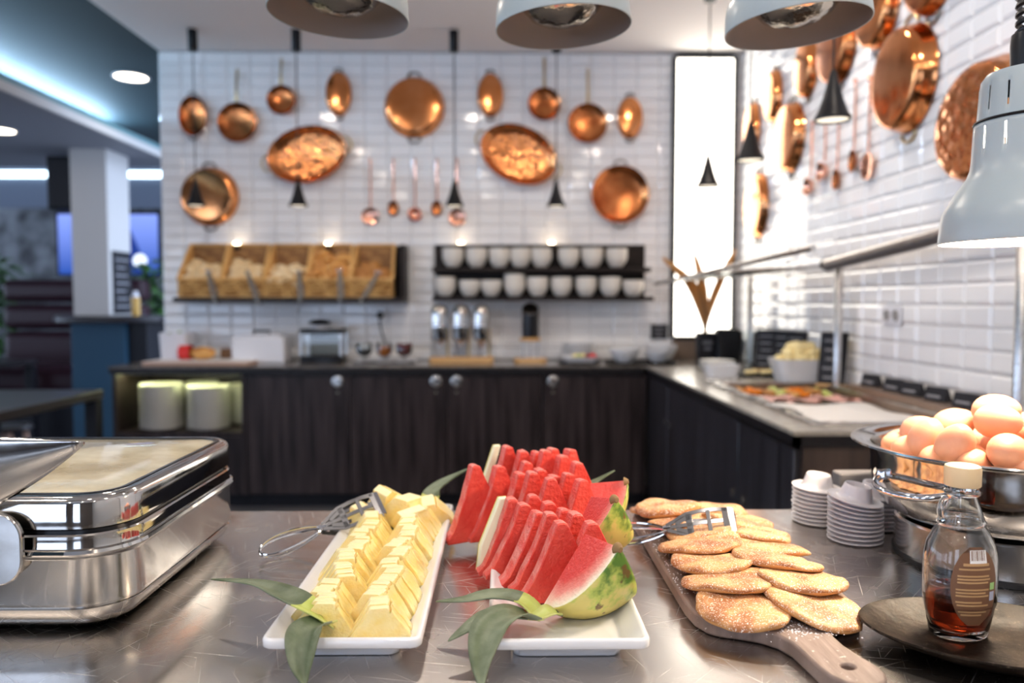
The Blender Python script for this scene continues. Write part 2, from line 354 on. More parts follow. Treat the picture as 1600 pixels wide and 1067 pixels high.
# ------------------------------------------------------------------ mesh building
class MB:
    def __init__(self): self.v = []; self.f = []; self.mi = []; self.cur = 0
    def add(self, vs, fs):
        o = len(self.v); self.v += [tuple(x) for x in vs]
        for f in fs: self.f.append(tuple(i + o for i in f)); self.mi.append(self.cur)
        return self
    def box(self, x0, x1, y0, y1, z0, z1):
        vs = [(x, y, z) for z in (z0, z1) for y in (y0, y1) for x in (x0, x1)]
        return self.add(vs, [(0, 2, 3, 1), (4, 5, 7, 6), (0, 1, 5, 4), (2, 6, 7, 3), (0, 4, 6, 2), (1, 3, 7, 5)])
    def lathe(self, prof, n=40, sx=1, sy=1, c=(0, 0, 0), skip=None):
        rings = []
        vs = []
        for r, z in prof:
            if r < 1e-6:
                rings.append([len(vs)]); vs.append((c[0], c[1], c[2] + z))
            else:
                rings.append(list(range(len(vs), len(vs) + n)))
                vs += [(c[0] + r * sx * math.cos(2 * PI * i / n), c[1] + r * sy * math.sin(2 * PI * i / n), c[2] + z) for i in range(n)]
        fs = []
        for k in range(len(rings) - 1):
            a, b = rings[k], rings[k + 1]
            for i in range(n):
                j = (i + 1) % n
                if skip and skip(k, i): continue
                if len(a) == 1 and len(b) == 1: continue
                if len(a) == 1: fs.append((a[0], b[j], b[i]))
                elif len(b) == 1: fs.append((a[i], a[j], b[0]))
                else: fs.append((a[i], a[j], b[j], b[i]))
        return self.add(vs, fs)
    def tube(self, pts, r, n=8, caps=True, closed=False):
        P = [Vector(p) for p in pts]; m = len(P)
        rs = r if isinstance(r, (list, tuple)) else [r] * m
        vs = []; fs = []; up = None
        for i in range(m):
            a = P[i - 1] if (i > 0 or closed) else P[i]
            b = P[(i + 1) % m] if (i < m - 1 or closed) else P[i]
            t = (b - a).normalized()
            if up is None: up = Vector((0, 0, 1)) if abs(t.z) < .9 else Vector((1, 0, 0))
            s = t.cross(up)
            if s.length < 1e-6: s = t.orthogonal()
            s.normalize(); up = s.cross(t).normalized()
            for k in range(n):
                q = 2 * PI * k / n
                vs.append(P[i] + (s * math.cos(q) + up * math.sin(q)) * rs[i])
        for i in range(m if closed else m - 1):
            for k in range(n):
                l = (k + 1) % n; i2 = (i + 1) % m
                fs.append((i * n + k, i * n + l, i2 * n + l, i2 * n + k))
        if caps and not closed:
            fs.append(tuple(reversed(range(n)))); fs.append(tuple((m - 1) * n + k for k in range(n)))
        return self.add(vs, fs)
    def prism(self, poly, h0, h1, axis='z'):
        n = len(poly)
        def m(a, b, h): return {'z': (a, b, h), 'y': (a, h, b), 'x': (h, a, b)}[axis]
        vs = [m(a, b, h0) for a, b in poly] + [m(a, b, h1) for a, b in poly]
        fs = [tuple(reversed(range(n))), tuple(range(n, 2 * n))] + [(i, (i + 1) % n, n + (i + 1) % n, n + i) for i in range(n)]
        return self.add(vs, fs)
    def grid(self, fn, nu, nv, cu=False):
        vs = [fn(i / (nu if cu else nu - 1), j / (nv - 1)) for j in range(nv) for i in range(nu)]
        fs = []
        for j in range(nv - 1):
            for i in range(nu if cu else nu - 1):
                k = (i + 1) % nu
                fs.append((j * nu + i, j * nu + k, (j + 1) * nu + k, (j + 1) * nu + i))
        return self.add(vs, fs)
    def loops(self, loops, cap0=True, cap1=True):
        n = len(loops[0]); vs = [p for l in loops for p in l]; fs = []
        for k in range(len(loops) - 1):
            for i in range(n):
                j = (i + 1) % n
                fs.append((k * n + i, k * n + j, (k + 1) * n + j, (k + 1) * n + i))
        if cap0: fs.append(tuple(reversed(range(n))))
        if cap1: fs.append(tuple((len(loops) - 1) * n + i for i in range(n)))
        return self.add(vs, fs)
    def mesh(self, name, mats, smooth=True, angle=40, fix=True):
        me = bpy.data.meshes.new(name)
        me.from_pydata(self.v, [], self.f)
        for m in (mats if isinstance(mats, (list, tuple)) else [mats]): me.materials.append(m)
        if any(self.mi):
            me.polygons.foreach_set('material_index', self.mi)
        if fix:
            b = bmesh.new(); b.from_mesh(me)
            bmesh.ops.recalc_face_normals(b, faces=b.faces); b.to_mesh(me); b.free()
        if smooth:
            me.shade_smooth(); me.set_sharp_from_angle(angle=R(angle))
        me.update()
        return me
    def build(self, name, mats, parent=None, bevel=0, seg=2, smooth=True, angle=40, solid=0, sub=0, loc=None, rot=None, fix=True):
        o = bpy.data.objects.new(name, self.mesh(name, mats, smooth, angle, fix))
        COL.objects.link(o)
        if parent: o.parent = parent
        if loc: o.location = loc
        if rot: o.rotation_euler = rot
        if solid:
            md = o.modifiers.new('solid', 'SOLIDIFY'); md.thickness = solid; md.offset = 0
        if sub:
            md = o.modifiers.new('sub', 'SUBSURF'); md.levels = sub; md.render_levels = sub
        if bevel:
            md = o.modifiers.new('bevel', 'BEVEL'); md.width = bevel; md.segments = seg; md.limit_method = 'ANGLE'; md.angle_limit = R(40)
        return o

def tag(o, label=None, cat=None, group=None, kind=None):
    if label: o['label'] = label
    if cat: o['category'] = cat
    if group: o['group'] = group
    if kind: o['kind'] = kind
    return o

def thing(name, label, cat, loc=(0, 0, 0), rot=(0, 0, 0), group=None):
    o = bpy.data.objects.new(name, None); COL.objects.link(o)
    o.empty_display_size = .05
    o.location = loc; o.rotation_euler = rot
    return tag(o, label, cat, group)

def dup(o, loc=None, rot=None, label=None, group=None, parent=None):
    c = o.copy(); COL.objects.link(c)
    if parent: c.parent = parent
    if loc is not None: c.location = loc
    if rot is not None: c.rotation_euler = rot
    if label: c['label'] = label
    if group: c['group'] = group
    for ch in list(o.children): dup(ch, parent=c)
    return c

def inst(name, me, parent=None, loc=(0, 0, 0), rot=(0, 0, 0)):
    o = bpy.data.objects.new(name, me); COL.objects.link(o)
    if parent: o.parent = parent
    o.location = loc; o.rotation_euler = rot
    return o

def struct(name, mb, m, parent=None, **k):
    o = mb.build(name, m, parent, **k)
    o['kind'] = 'structure'
    return o

def rrect(x0, x1, y0, y1, r, z, n=6, off=0):
    x0 += off; x1 -= off; y0 += off; y1 -= off; r = max(r - off, .002)
    out = []
    for cx, cy, a0 in ((x1 - r, y1 - r, 0), (x0 + r, y1 - r, 90), (x0 + r, y0 + r, 180), (x1 - r, y0 + r, 270)):
        for k in range(n + 1):
            a = R(a0 + 90 * k / n)
            out.append((cx + r * math.cos(a), cy + r * math.sin(a), z))
    return out

def spline(pts, n):
    P = [Vector(p) for p in pts]; out = []
    for i in range(n):
        t = i / (n - 1) * (len(P) - 1); k = min(int(t), len(P) - 2); u = t - k
        p0 = P[max(k - 1, 0)]; p1 = P[k]; p2 = P[k + 1]; p3 = P[min(k + 2, len(P) - 1)]
        out.append(.5 * ((2 * p1) + (p2 - p0) * u + (2 * p0 - 5 * p1 + 4 * p2 - p3) * u * u + (3 * p1 - p0 - 3 * p2 + p3) * u ** 3))
    return out

# ------------------------------------------------------------------ the room shell
struct('floor', MB().box(-9, 2.2, -3.4, 10, -.1, 0), M['floor'])
struct('ceiling', MB().box(LW, 1.9, -3.3, 5.4, CEIL, CEIL + .12), M['ceiling'], bevel=.004)
struct('ceiling_dining', MB().box(-4.6, LW - .001, -3.3, 9.6, CEIL + .002, CEIL + .12), M['teal_ceiling'])
sf = struct('trim_soffit', MB().box(-9, -2.94, -3.3, 7.3, 2.5, 2.53), M['soffit'])
struct('trim_soffit_lip', MB().box(-2.965, -2.938, -3.3, 7.3, 2.497, 2.555), M['plaster'])
struct('trim_soffit_lip_top', MB().box(-2.965, -2.94, -3.3, 7.3, 2.555, 2.597), mat('teal_lip_paint', (.10, .24, .27), .5))
struct('trim_dining_ceiling', MB().box(-9, -4.6, -3.3, 9.6, 2.9, 3.0), M['teal_ceiling'])
wb = struct('wall_back', MB().box(LW, 1.9, BW, BW + .16, 0, CEIL), M['grout'])
wr = struct('wall_right', MB().box(RW, RW + .2, .6, BW, 0, CEIL), M['grout'])
struct('wall_dining', MB().box(-9, 0, 9.55, 9.7, 0, 2.39), M['stone_wall'])
struct('wall_dining_band', MB().box(-9, 0, 9.50, 9.7, 2.39, 2.9), M['wall_paint'])
# wall behind the photographer, with two window openings
def pierced(x0, x1, z0, z1, holes, zl, zh):
    # boxes of a wall along x with window openings between zl and zh
    mb = MB().box(x0, x1, 0, .1, z0, zl).box(x0, x1, 0, .1, zh, z1)
    e = x0
    for h0, h1 in holes:
        mb.box(e, h0, 0, .1, zl, zh); e = h1
    return mb.box(e, x1, 0, .1, zl, zh)
struct('wall_rear', pierced(-9, 1.9, 0, CEIL, [(-8.2, -6.6), (-5.9, -4.3), (-3.4, -2.2), (-1.3, -.35)], .55, 2.3), M['rear_wall'], loc=(0, -3.3, 0))
struct('wall_left', pierced(-3.3, 9.6, 0, CEIL, [(-2.6, -.9), (-.3, 1.4), (2.0, 3.7), (4.3, 6.0), (6.6, 8.3)], .4, 2.45), M['rear_wall'], loc=(-9, 0, 0), rot=(0, 0, R(90)))
struct('wall_right_rear', MB().box(RW, RW + .2, -3.3, .6, 0, CEIL), M['plaster'])

# glazed metro tiles: the ones in plain sight are parts of their wall, the rest one joined part
def tile_mesh(mb, cx, cz, w=.1475, h=.0725, d=.009, bv=.011, base=.002):
    a, b = w / 2, h / 2
    o = [(cx - a, 0, cz - b), (cx + a, 0, cz - b), (cx + a, 0, cz + b), (cx - a, 0, cz + b)]
    p = [(x, -base, z) for x, y, z in o]
    q = [(cx + (x - cx) * (a - bv) / a, -d, cz + (z - cz) * (b - bv) / b) for x, y, z in o]
    vs = o + p + q
    fs = [(8, 9, 10, 11)]
    for i in range(4):
        j = (i + 1) % 4
        fs += [(i, j, 4 + j, 4 + i), (4 + i, 4 + j, 8 + j, 8 + i)]
    mb.add(vs, fs)

TW, TH = .15, .075
tm = MB(); tile_mesh(tm, 0, 0); TILE = tm.mesh('tile', M['tile'], smooth=False)
blocked = [(-2.1, -.6, 1.2, 1.66), (-.47, .95, 1.2, 1.66), (1.1, 1.58, .95, 2.9)]
ell = [(-2.02, 2.465, .12), (-1.733, 2.424, .14), (-1.447, 2.57, .11), (-1.08, 2.62, .13), (-.58, 2.53, .2), (-.08, 2.62, .13), (.275, 2.55, .12), (.56, 2.43, .14),
       (.845, 2.47, .13), (-1.28, 2.21, .24), (.106, 2.217, .24), (-1.94, 1.95, .19), (.777, 1.962, .19)]
vis, hid = [], []
for r in range(28):
    cz = TOP + .001 + TH * (r + .5)
    if cz > CEIL: continue
    for c in range(26):
        cx = LW + TW * (c + .5)
        if cx > RW: continue
        if 1.14 < cx < 1.54 and 1.03 < cz < 2.85: continue
        bad = any(a < cx < b and e < cz < f for a, b, e, f in blocked) or any(math.hypot(cx - x, cz - z) < q for x, z, q in ell) or cz < 1.15
        (hid if bad else vis).append((cx, cz))
vis.sort(key=lambda t: abs(t[1] - 2.1) + .15 * abs(t[0] + .3))
for cx, cz in vis[:298]:
    inst('tile', TILE, wb, (cx, BW - .0005, cz))
rest = MB()
for cx, cz in vis[298:] + hid: tile_mesh(rest, cx, cz)
o = rest.build('tile_field', M['tile'], wb, smooth=False, fix=False, loc=(0, BW - .0005, 0)); o['kind'] = 'stuff'
near, far = [], []
for r in range(28):
    cz = TOP + .001 + TH * (r + .5)
    if cz > CEIL: continue
    for c in range(30):
        cy = BW - TW * (c + .5)
        (near if 2.33 < cy < 3.95 else far).append((cy, cz))
near.sort(key=lambda t: t[0])
for cy, cz in near[:298]:
    inst('tile', TILE, wr, (RW - .0005, cy, cz), (0, 0, R(-90)))
rest = MB()
for cy, cz in near[298:] + far: tile_mesh(rest, -cy, cz)
o = rest.build('tile_field', M['tile'], wr, smooth=False, fix=False, loc=(RW - .0005, 0, 0), rot=(0, 0, R(-90))); o['kind'] = 'stuff'

# ceiling downlights over the buffet (out of the picture) and in the dining room
def downlight(loc, label, m, r=.065, grp=None):
    t = thing('ceiling_downlight', label, 'downlight', loc, group=grp)
    MB().lathe([(r, 0), (r + .015, 0), (r + .018, -.006), (r, -.008), (r, 0)], 32).build('ring', M['white_plastic'], t)
    MB().lathe([(0, -.003), (r, -.003)], 32).build('lens', m, t, fix=False)
    return t
d0 = None
for x in (-1.55, -.25, 1.0):
    for y in (-1.6, .1, 1.75, 3.35):
        L_ = 'round warm downlight in the white ceiling above the buffet'
        if d0 is None: d0 = downlight((x, y, CEIL), L_, M['down'], grp='white ceiling downlights')
        else: dup(d0, (x, y, CEIL))
downlight((-2.72, 5.79, CEIL + .001), 'bright round downlight in the dark teal ceiling left of the tiled wall', M['down_l'], .11)
downlight((-3.655, 5.735, 2.5), 'bright round downlight in the grey soffit at the left edge', M['down_l'], .10)

# LED coves
t = thing('cove_light', 'cool blue-white LED strip glowing along the soffit edge', 'LED strip', (-3.62, 2, 2.73))
MB().box(-.02, .02, -5, 5.2, .005, .022).build('strip', M['led'], t)
MB().box(-.03, .03, -5, 5.2, -.2, .005).build('channel', M['white_plastic'], t)
t = thing('wall_light_strip', 'pale blue horizontal light strip high on the far dining wall', 'LED strip', (-5.2, 9.49, 2.79))
MB().box(-2.2, 1.6, -.02, 0, -.035, .035).build('strip', M['led2'], t)
MB().box(-2.22, 1.62, 0, .02, -.045, .045).build('channel', M['white_plastic'], t)

# column with high table
struct('column', MB().box(-3.523, -3.225, 6.4, 6.78, 0, 2.5), M['plaster'], bevel=.006)
t = thing('chalk_menu_board', 'tall black menu board on the side of the pale column', 'menu board', (-3.224, 6.60, 1.155))
MB().box(0, .012, -.15, .15, 0, .52).build('slate', M['slate'], t, bevel=.002)
mb = MB()
for k in range(7): mb.box(.012, .014, -.12 + .02 * (k % 2), .11 - .03 * (k % 3), .05 + .065 * k, .068 + .065 * k)
mb.build('chalk_mark', M['chalk'], t)['kind'] = 'stuff'
t = thing('high_table', 'dark high table with blue-lit base wrapped around the pale column', 'table', (-3.22, 6.35, 0))
MB().prism([(.42 * math.cos(a), .045 + .36 * math.sin(a)) for a in [PI + PI * i / 20 for i in range(21)]] + [(.42, .32), (.004, .32), (.004, .045)], 1.085, 1.14).build('table_top', M['dark_top'], t, bevel=.01)
MB().box(-.22, .21, -.15, .03, 0, 1.085).build('base', M['blue_lit'], t, bevel=.005)
MB().box(.211, .36, -.10, .3, 0, 1.085).build('side_panel', M['plinth'], t, bevel=.004)  # right part of the base, its shadow painted as black
t = thing('oil_bottle', 'small amber bottle standing on the high table', 'bottle', (-2.93, 6.22, 1.14))
MB().lathe([(0, 0), (.03, 0), (.032, .01), (.032, .15), (.0, .15)], 16).build('body', mat('amber_oil', (.70, .42, .10), .3), t)
MB().lathe([(.031, .15), (.02, .175), (.016, .2), (0, .2)], 16).build('cap', M['white_plastic'], t)

# speaker on the column
t = thing('wall_speaker', 'black box speaker hung high beside the pale column', 'speaker', (-3.64, 6.62, 2.02))
MB().box(-.13, .115, -.12, .12, 0, .44).build('cabinet', M['black'], t, bevel=.01)
MB().box(-.11, .095, -.128, -.119, .03, .41).build('grille', M['slate'], t)

# television on the far wall
def screen_mat():
    m = bpy.data.materials.new('lit_tv_picture'); m.use_nodes = True
    N, L = m.node_tree.nodes, m.node_tree.links; N.clear()
    o = N.new('ShaderNodeOutputMaterial'); e = N.new('ShaderNodeEmission'); tc = N.new('ShaderNodeTexCoord')
    g = N.new('ShaderNodeSeparateXYZ'); L.new(tc.outputs['Object'], g.inputs[0])
    r = N.new('ShaderNodeValToRGB')
    mr = N.new('ShaderNodeMapRange'); mr.inputs['From Min'].default_value = -.36; mr.inputs['From Max'].default_value = .36
    L.new(g.outputs['Z'], mr.inputs['Value']); L.new(mr.outputs[0], r.inputs[0])
    r.color_ramp.elements[0].color = (.02, .07, .35, 1); r.color_ramp.elements[1].color = (.22, .32, .85, 1)
    L.new(r.outputs[0], e.inputs[0]); e.inputs[1].default_value = 1.0
    L.new(e.outputs[0], o.inputs[0]); return m
t = thing('television', 'lit wall television showing a blue picture behind the column', 'television', (-4.77, 9.47, 1.95))
MB().box(-.63, .63, 0, .06, -.39, .39).build('frame', M['black'], t, bevel=.006)
MB().box(-.60, .60, -.006, 0, -.36, .36).build('screen', screen_mat(), t)
MB().prism([(.12, -.36), (.50, -.36), (.26, .2)], -.009, -.006, 'y').build('picture_shape', emis('dark_blue_screen_shape', (.02, .05, .28), .8), t)
MB().lathe([(0, 0), (.085, 0)], 24).build('picture_disc', emis('white_screen_disc', (.75, .85, 1), 1.2), t, loc=(.38, -.0095, -.2), rot=(R(90), 0, 0), fix=False)
MB().box(-.28, -.1, -.009, -.006, -.02, .32).build('picture_band', emis('pale_screen_band', (.55, .7, 1), 1.0), t)

# leather bench
t = thing('leather_bench', 'dark burgundy leather bench with padded rolls behind the column', 'bench', (-4.55, 7.5, 0))
for k, (z0, z1) in enumerate(((1.24, 1.48), (.98, 1.24), (.55, .98))):
    MB().box(-.25, 1.1, -.04, .2, z0 + .008, z1 - .008).build('back_roll', M['leather'], t, bevel=.07, seg=4)
MB().box(-.25, 1.1, -.5, .06, .42, .66).build('seat', M['leather'], t, bevel=.08, seg=4)
MB().box(-.22, 1.07, -.42, .18, 0, .42).build('base', M['plinth'], t)

# dark tables of the dining room
def dining_table(x0, x1, y0, y1, label, h=.75):
    t = thing('dining_table', label, 'table', ((x0 + x1) / 2, (y0 + y1) / 2, 0))
    a, b = (x1 - x0) / 2, (y1 - y0) / 2
    MB().box(-a, a, -b, b, h - .05, h).build('table_top', M['dark_top'], t, bevel=.006)
    for sx in (-1, 1):
        for sy in (-1, 1):
            cx, cy = sx * (a - .04), sy * (b - .04)
            MB().box(cx - .035, cx + .035, cy - .035, cy + .035, 0, h - .05).build('leg', M['plinth'], t, bevel=.004)
    return t
dining_table(-2.95, -2.29, 2.9, 4.45, 'dark dining table nearest the buffet at the left edge')
dining_table(-5.1, -4.14, 5.85, 6.92, 'dark dining table in front of the leather bench')
t = thing('wooden_stool', 'small stool with pale wooden legs under the near dark table', 'stool', (-3.15, 4.9, 0))
MB().lathe([(0, .44), (.15, .44), (.16, .455), (.15, .47), (0, .47)], 24).build('seat', M['dark_top'], t)
for a in range(4):
    q = PI / 4 + a * PI / 2
    MB().tube([(.16 * math.cos(q), .16 * math.sin(q), 0), (.11 * math.cos(q), .11 * math.sin(q), .44)], .018, 8).build('leg', M['tan_board'], t)

def leafy_plant(x, y, label, h, n, spread, seed):
    rr = random.Random(seed)
    t = thing('leafy_plant', label, 'plant', (x, y, 0))
    MB().lathe([(0, 0), (.13, 0), (.17, .38), (.155, .38), (.14, .34), (0, .34)], 24).build('pot', M['plinth'], t)
    MB().tube([(0, 0, .34), (.02, .01, h * .6), (0, 0, h * .85)], .015, 6).build('stem', M['leaf'], t)
    mb = MB()
    for i in range(n):
        a = rr.uniform(0, 2 * PI); z = rr.uniform(.42, h); ln = rr.uniform(.14, .30); q = rr.uniform(.02, spread)
        bx, by = q * math.cos(a), q * math.sin(a); d = Vector((math.cos(a), math.sin(a), rr.uniform(-.5, .5))).normalized()
        s = d.cross(Vector((0, 0, 1))).normalized() * ln * .2
        p0 = Vector((bx, by, z)); mid = p0 + d * ln * .5 + Vector((0, 0, .02)); e = p0 + d * ln - Vector((0, 0, .03))
        mb.add([p0, mid + s, mid - s, e, mid + Vector((0, 0, .012))], [(0, 1, 4), (0, 4, 2), (1, 3, 4), (4, 3, 2)])
    o = mb.build('foliage', M['plant'], t, fix=False); o['kind'] = 'stuff'
leafy_plant(-3.80, 8.35, 'bushy green plant behind the high table beside the tiled wall', 1.68, 300, .30, 1)
leafy_plant(-5.42, 8.25, 'bushy green plant at the left edge beside the leather bench', 1.7, 260, .24, 2)

# ------------------------------------------------------------------ back counter
def locked_cabinet(x0, x1, knob_x, label):
    t = thing('base_cabinet', label, 'cabinet', ((x0 + x1) / 2, 4.95, 0))
    w = (x1 - x0) / 2
    MB().box(-w + .002, w - .002, -.27, .22, .08, .82).build('carcass', M['darkwood'], t)
    d = MB().box(-w + .003, w - .003, -.293, -.272, .088, .805).build('door', M['darkwood'], t, bevel=.002)
    k = knob_x - (x0 + x1) / 2
    MB().lathe([(0, 0), (.031, 0), (.034, .003), (.034, .006), (.026, .009), (.012, .007), (0, .007)], 24).build('lock_plate', M['steel2'], d, loc=(k, -.293, .772), rot=(R(90), 0, 0))
    MB().lathe([(0, 0), (.007, 0), (.008, .003), (0, .004)], 16).build('keyhole_disc', M['iron'], d, loc=(k, -.293, .705), rot=(R(90), 0, 0))
    MB().box(-w, w, -.24, .22, 0, .08).build('plinth', M['plinth'], t)
locked_cabinet(-1.547, -.918, -.995, 'dark wood cabinet under the baskets, first door right of the plate shelf')
locked_cabinet(-.918, -.335, -.402, 'dark wood cabinet in the middle, lock at the upper right of its door')
locked_cabinet(-.335, .243, -.278, 'dark wood cabinet under the steel dispensers, lock at upper left')
locked_cabinet(.243, .875, .305, 'dark wood cabinet at the inner corner of the counter')
t = thing('plate_shelf_cabinet', 'open cabinet with a lit shelf holding white plates', 'cabinet', (-1.95, 4.95, 0))
MB().box(-.40, -.375, -.29, .22, .08, .82).build('side_panel', M['darkwood'], t, bevel=.002)
MB().box(.376, .401, -.29, .22, .08, .82).build('side_panel', M['darkwood'], t, bevel=.002)
MB().box(-.375, .376, .20, .22, .08, .82).build('back_panel', M['darkwood'], t)
MB().box(-.375, .376, -.285, .20, .44, .465).build('shelf', M['darkwood'], t, bevel=.002)
MB().box(-.375, .376, -.28, .20, .08, .10).build('floor_panel', M['darkwood'], t)
MB().box(-.375, .376, -.29, -.27, .10, .44).build('door', M['darkwood'], t)
MB().box(-.36, .36, -.27, .18, .813, .82).build('top_panel', mat('pale_shelf_lining', (.45, .44, .30), .5), t)
MB().box(-.36, .36, -.205, -.185, .8105, .813).build('light_strip', M['strip_g'], t)
MB().box(-.40, .401, -.24, .22, 0, .08).build('plinth', M['plinth'], t)

t = thing('back_worktop', 'dark stone worktop along the tiled back wall', 'worktop', (-.75, 4.92, TOP))
MB().box(-1.61, 2.34, -.285, .28, -.012, 0).build('slab', M['worktop'], t, bevel=.002)
MB().box(-1.605, 1.60, -.28, .28, -.045, -.012).build('edge', M['edge'], t)

# stacks of plates on the lit shelf
def plate_mesh(r, name='dinner_plate', m='plate_ceramic'):
    return MB().lathe([(0, .004), (r * .55, .004), (r * .6, .0), (r * .64, .003), (r, .016), (r * .995, .0185), (r * .66, .008), (r * .6, .0075), (0, .0075)], 36).mesh(name, M[m])
PL = plate_mesh(.128)
for k, (x, y, n, r_, L_) in enumerate([(-2.115, 4.80, 22, 1, 'white plate in the tall left stack on the lit cabinet shelf'),
                               (-1.825, 4.80, 21, 1, 'white plate in the front right stack on the lit cabinet shelf')]):
    for i in range(n):
        o = inst('dinner_plate', PL, None, (x + rnd.uniform(-.002, .002), y + rnd.uniform(-.002, .002), .466 + i * .0125))
        tag(o, L_, 'plate', 'front plate stack %s' % ('left' if k == 0 else 'right'))
PS = plate_mesh(.10, 'side_plate')
for x, y, n, L_, g in [(-2.235, 5.02, 19, 'white side plate in the rear left stack on the lit shelf', 'rear left plate stack'),
                  (-1.95, 5.03, 21, 'white side plate in the rear middle stack on the lit shelf', 'rear middle plate stack'),
                  (-1.69, 5.02, 20, 'white side plate in the rear right stack beside the cabinet wall', 'rear right plate stack')]:
    for i in range(n):
        tag(inst('side_plate', PS, None, (x, y, .466 + i * .0125)), L_, 'plate', g)

# ------------------------------------------------------------------ right counter
def side_cabinet(y0, y1, label, pulls):
    t = thing('side_cabinet', label, 'cabinet', (1.2, (y0 + y1) / 2, 0))
    w = (y1 - y0) / 2
    MB().box(-.295, .38, -w + .002, w - .002, .08, .775).build('carcass', M['sidewood'], t)
    d = MB().box(-.317, -.297, -w + .004, w - .004, .088, .805).build('door', M['sidewood'], t, bevel=.002)
    for py, pz in pulls:
        MB().lathe([(0, 0), (.017, 0), (.018, .004), (0, .006)], 16).build('lock_plate', M['steel2'], d, loc=(-.317, py - (y0 + y1) / 2, pz), rot=(0, R(-90), 0))
    MB().box(-.26, .38, -w, w, 0, .08).build('plinth', M['plinth'], t)
    return t
side_cabinet(4.10, 4.64, 'dark side cabinet at the inner corner of the right counter', [(4.16, .60)])
side_cabinet(2.86, 4.10, 'long dark side cabinet in the middle of the right counter', [(2.92, .52), (4.03, .60)])
c = side_cabinet(2.31, 2.86, 'dark side cabinet at the near end of the right counter', [(2.80, .52)])
MB().box(-.297, .38, -.275 - .016, -.275, .0, .82).build('end_panel', mat('brown_end_panel', (.040, .026, .022), .45, vary=((.075, .05, .04), 6, .35, .7), scale3=(6, 6, .4)), c)
t = thing('side_worktop', 'stone worktop with painted-in panel reflection running along the right tiled wall', 'worktop', (1.235, 3.45, TOP))
mb = MB()
wx0, wx1, wy0, wy1 = .985, 1.50, 2.40, 3.62   # opening for the cooled well
for a in [(.865, wx0, 2.27, 4.634), (wx1, 1.59, 2.27, 4.634), (wx0, wx1, 2.27, wy0), (wx0, wx1, wy1, 4.634)]:
    mb.box(a[0] - 1.235, a[1] - 1.235, a[2] - 3.45, a[3] - 3.45, -.012, .0005)
mb.build('slab', M['worktop_light'], t)
mb = MB().box(.87 - 1.235, .89 - 1.235, 2.275 - 3.45, 4.634 - 3.45, -.045, -.012).box(.87 - 1.235, 1.58 - 1.235, 2.275 - 3.45, 2.295 - 3.45, -.045, -.012)
mb.build('edge', M['edge'], t)

# ------------------------------------------------------------------ steel buffet table
t = thing('buffet_table', 'scratched stainless steel buffet table in the foreground', 'table', (0, .9, 0))
MB().box(-1.7, 1.3, -.62, .52, TOP - .04, TOP).build('table_top', M['table_steel'], t, bevel=.006, seg=3)
MB().box(-1.6, 1.25, -.5, .44, .1, TOP - .04).build('cabinet_body', M['darkwood'], t)
for sx in (-1.5, 1.15):
    for sy in (-.42, .38):
        MB().lathe([(0, 0), (.025, 0), (.025, .1), (0, .1)], 16).build('foot', M['steel2'], t, loc=(sx, sy, 0))

# ------------------------------------------------------------------ copper on the walls
RB = (R(90), 0, 0)              # local z points out of the back wall, local y up
RR = (R(90), 0, R(-90))         # the same for the right wall
def ring_handle(mb, cx, cy, ang, w, h, z, r=.006):
    pts = []
    for k in range(13):
        a = PI * k / 12
        lx, ly = w * math.cos(a), h * math.sin(a)
        ca, sa = math.cos(ang), math.sin(ang)
        pts.append((cx + lx * sa + ly * ca, cy - lx * ca + ly * sa, z))
    return mb.tube(pts, r, 8)

def basin(name, label, cat, loc, rot, rx, ry, depth, m_in, m_out, inside=True, tilt=0, handles='y', hm='iron', hsize=.04):
    t = thing(name, label, cat, loc, rot)
    s = .82
    sy = ry / rx
    if inside:
        prof = [(0, .004), (rx * s * .95, .004), (rx * s, .008), (rx * .96, depth - .006), (rx, depth), (rx, depth + .003), (rx * .95, depth - .002), (rx * s * .98, .013), (rx * s * .9, .009), (0, .009)]
    else:
        prof = [(rx, .003), (rx * 1.01, .006), (rx, .009), (rx * .95, depth * .55), (rx * .91, depth * .86), (rx * .86, depth * .97), (rx * .78, depth), (0, depth * 1.04)]
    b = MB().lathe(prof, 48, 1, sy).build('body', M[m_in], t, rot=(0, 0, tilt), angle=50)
    hz = depth - .002 if inside else .006
    pairs = []
    if handles == 'y': pairs = [(0, ry, PI / 2), (0, -ry, -PI / 2)]
    elif handles == 'x': pairs = [(rx, 0, 0), (-rx, 0, PI)]
    for hx, hy, an in pairs:
        ca, sa = math.cos(tilt), math.sin(tilt)
        mb = MB(); ring_handle(mb, hx * ca - hy * sa, hx * sa + hy * ca, an + tilt, hsize, hsize * .75, hz)
        mb.build('handle', M[hm], t)
    return t

def frypan(label, loc, rot, r, hlen, m='copper_dark', depth=.045):
    t = thing('copper_frying_pan', label, 'pan', loc, rot)
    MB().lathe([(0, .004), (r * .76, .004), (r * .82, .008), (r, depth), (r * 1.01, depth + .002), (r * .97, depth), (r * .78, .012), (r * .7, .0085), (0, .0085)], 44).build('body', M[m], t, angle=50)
    mb = MB()
    mb.loops([[(w, y, z), (-w, y, z), (-w, y, z + .005), (w, y, z + .005)] for w, y, z in ((.014, r * .95, depth - .01), (.009, r * 1.15, depth), (.007, r + hlen * .5, depth - .005), (.009, r + hlen * .93, depth - .02), (.005, r + hlen, depth - .022))])
    mb.build('handle', M['brass'], t, bevel=.0015)
    MB().lathe([(.009, -.002), (.012, 0), (.009, .002), (.006, 0), (.009, -.002)], 16).build('hanging_ring', M['brass'], t, loc=(0, r + hlen + .006, depth - .02))
    return t

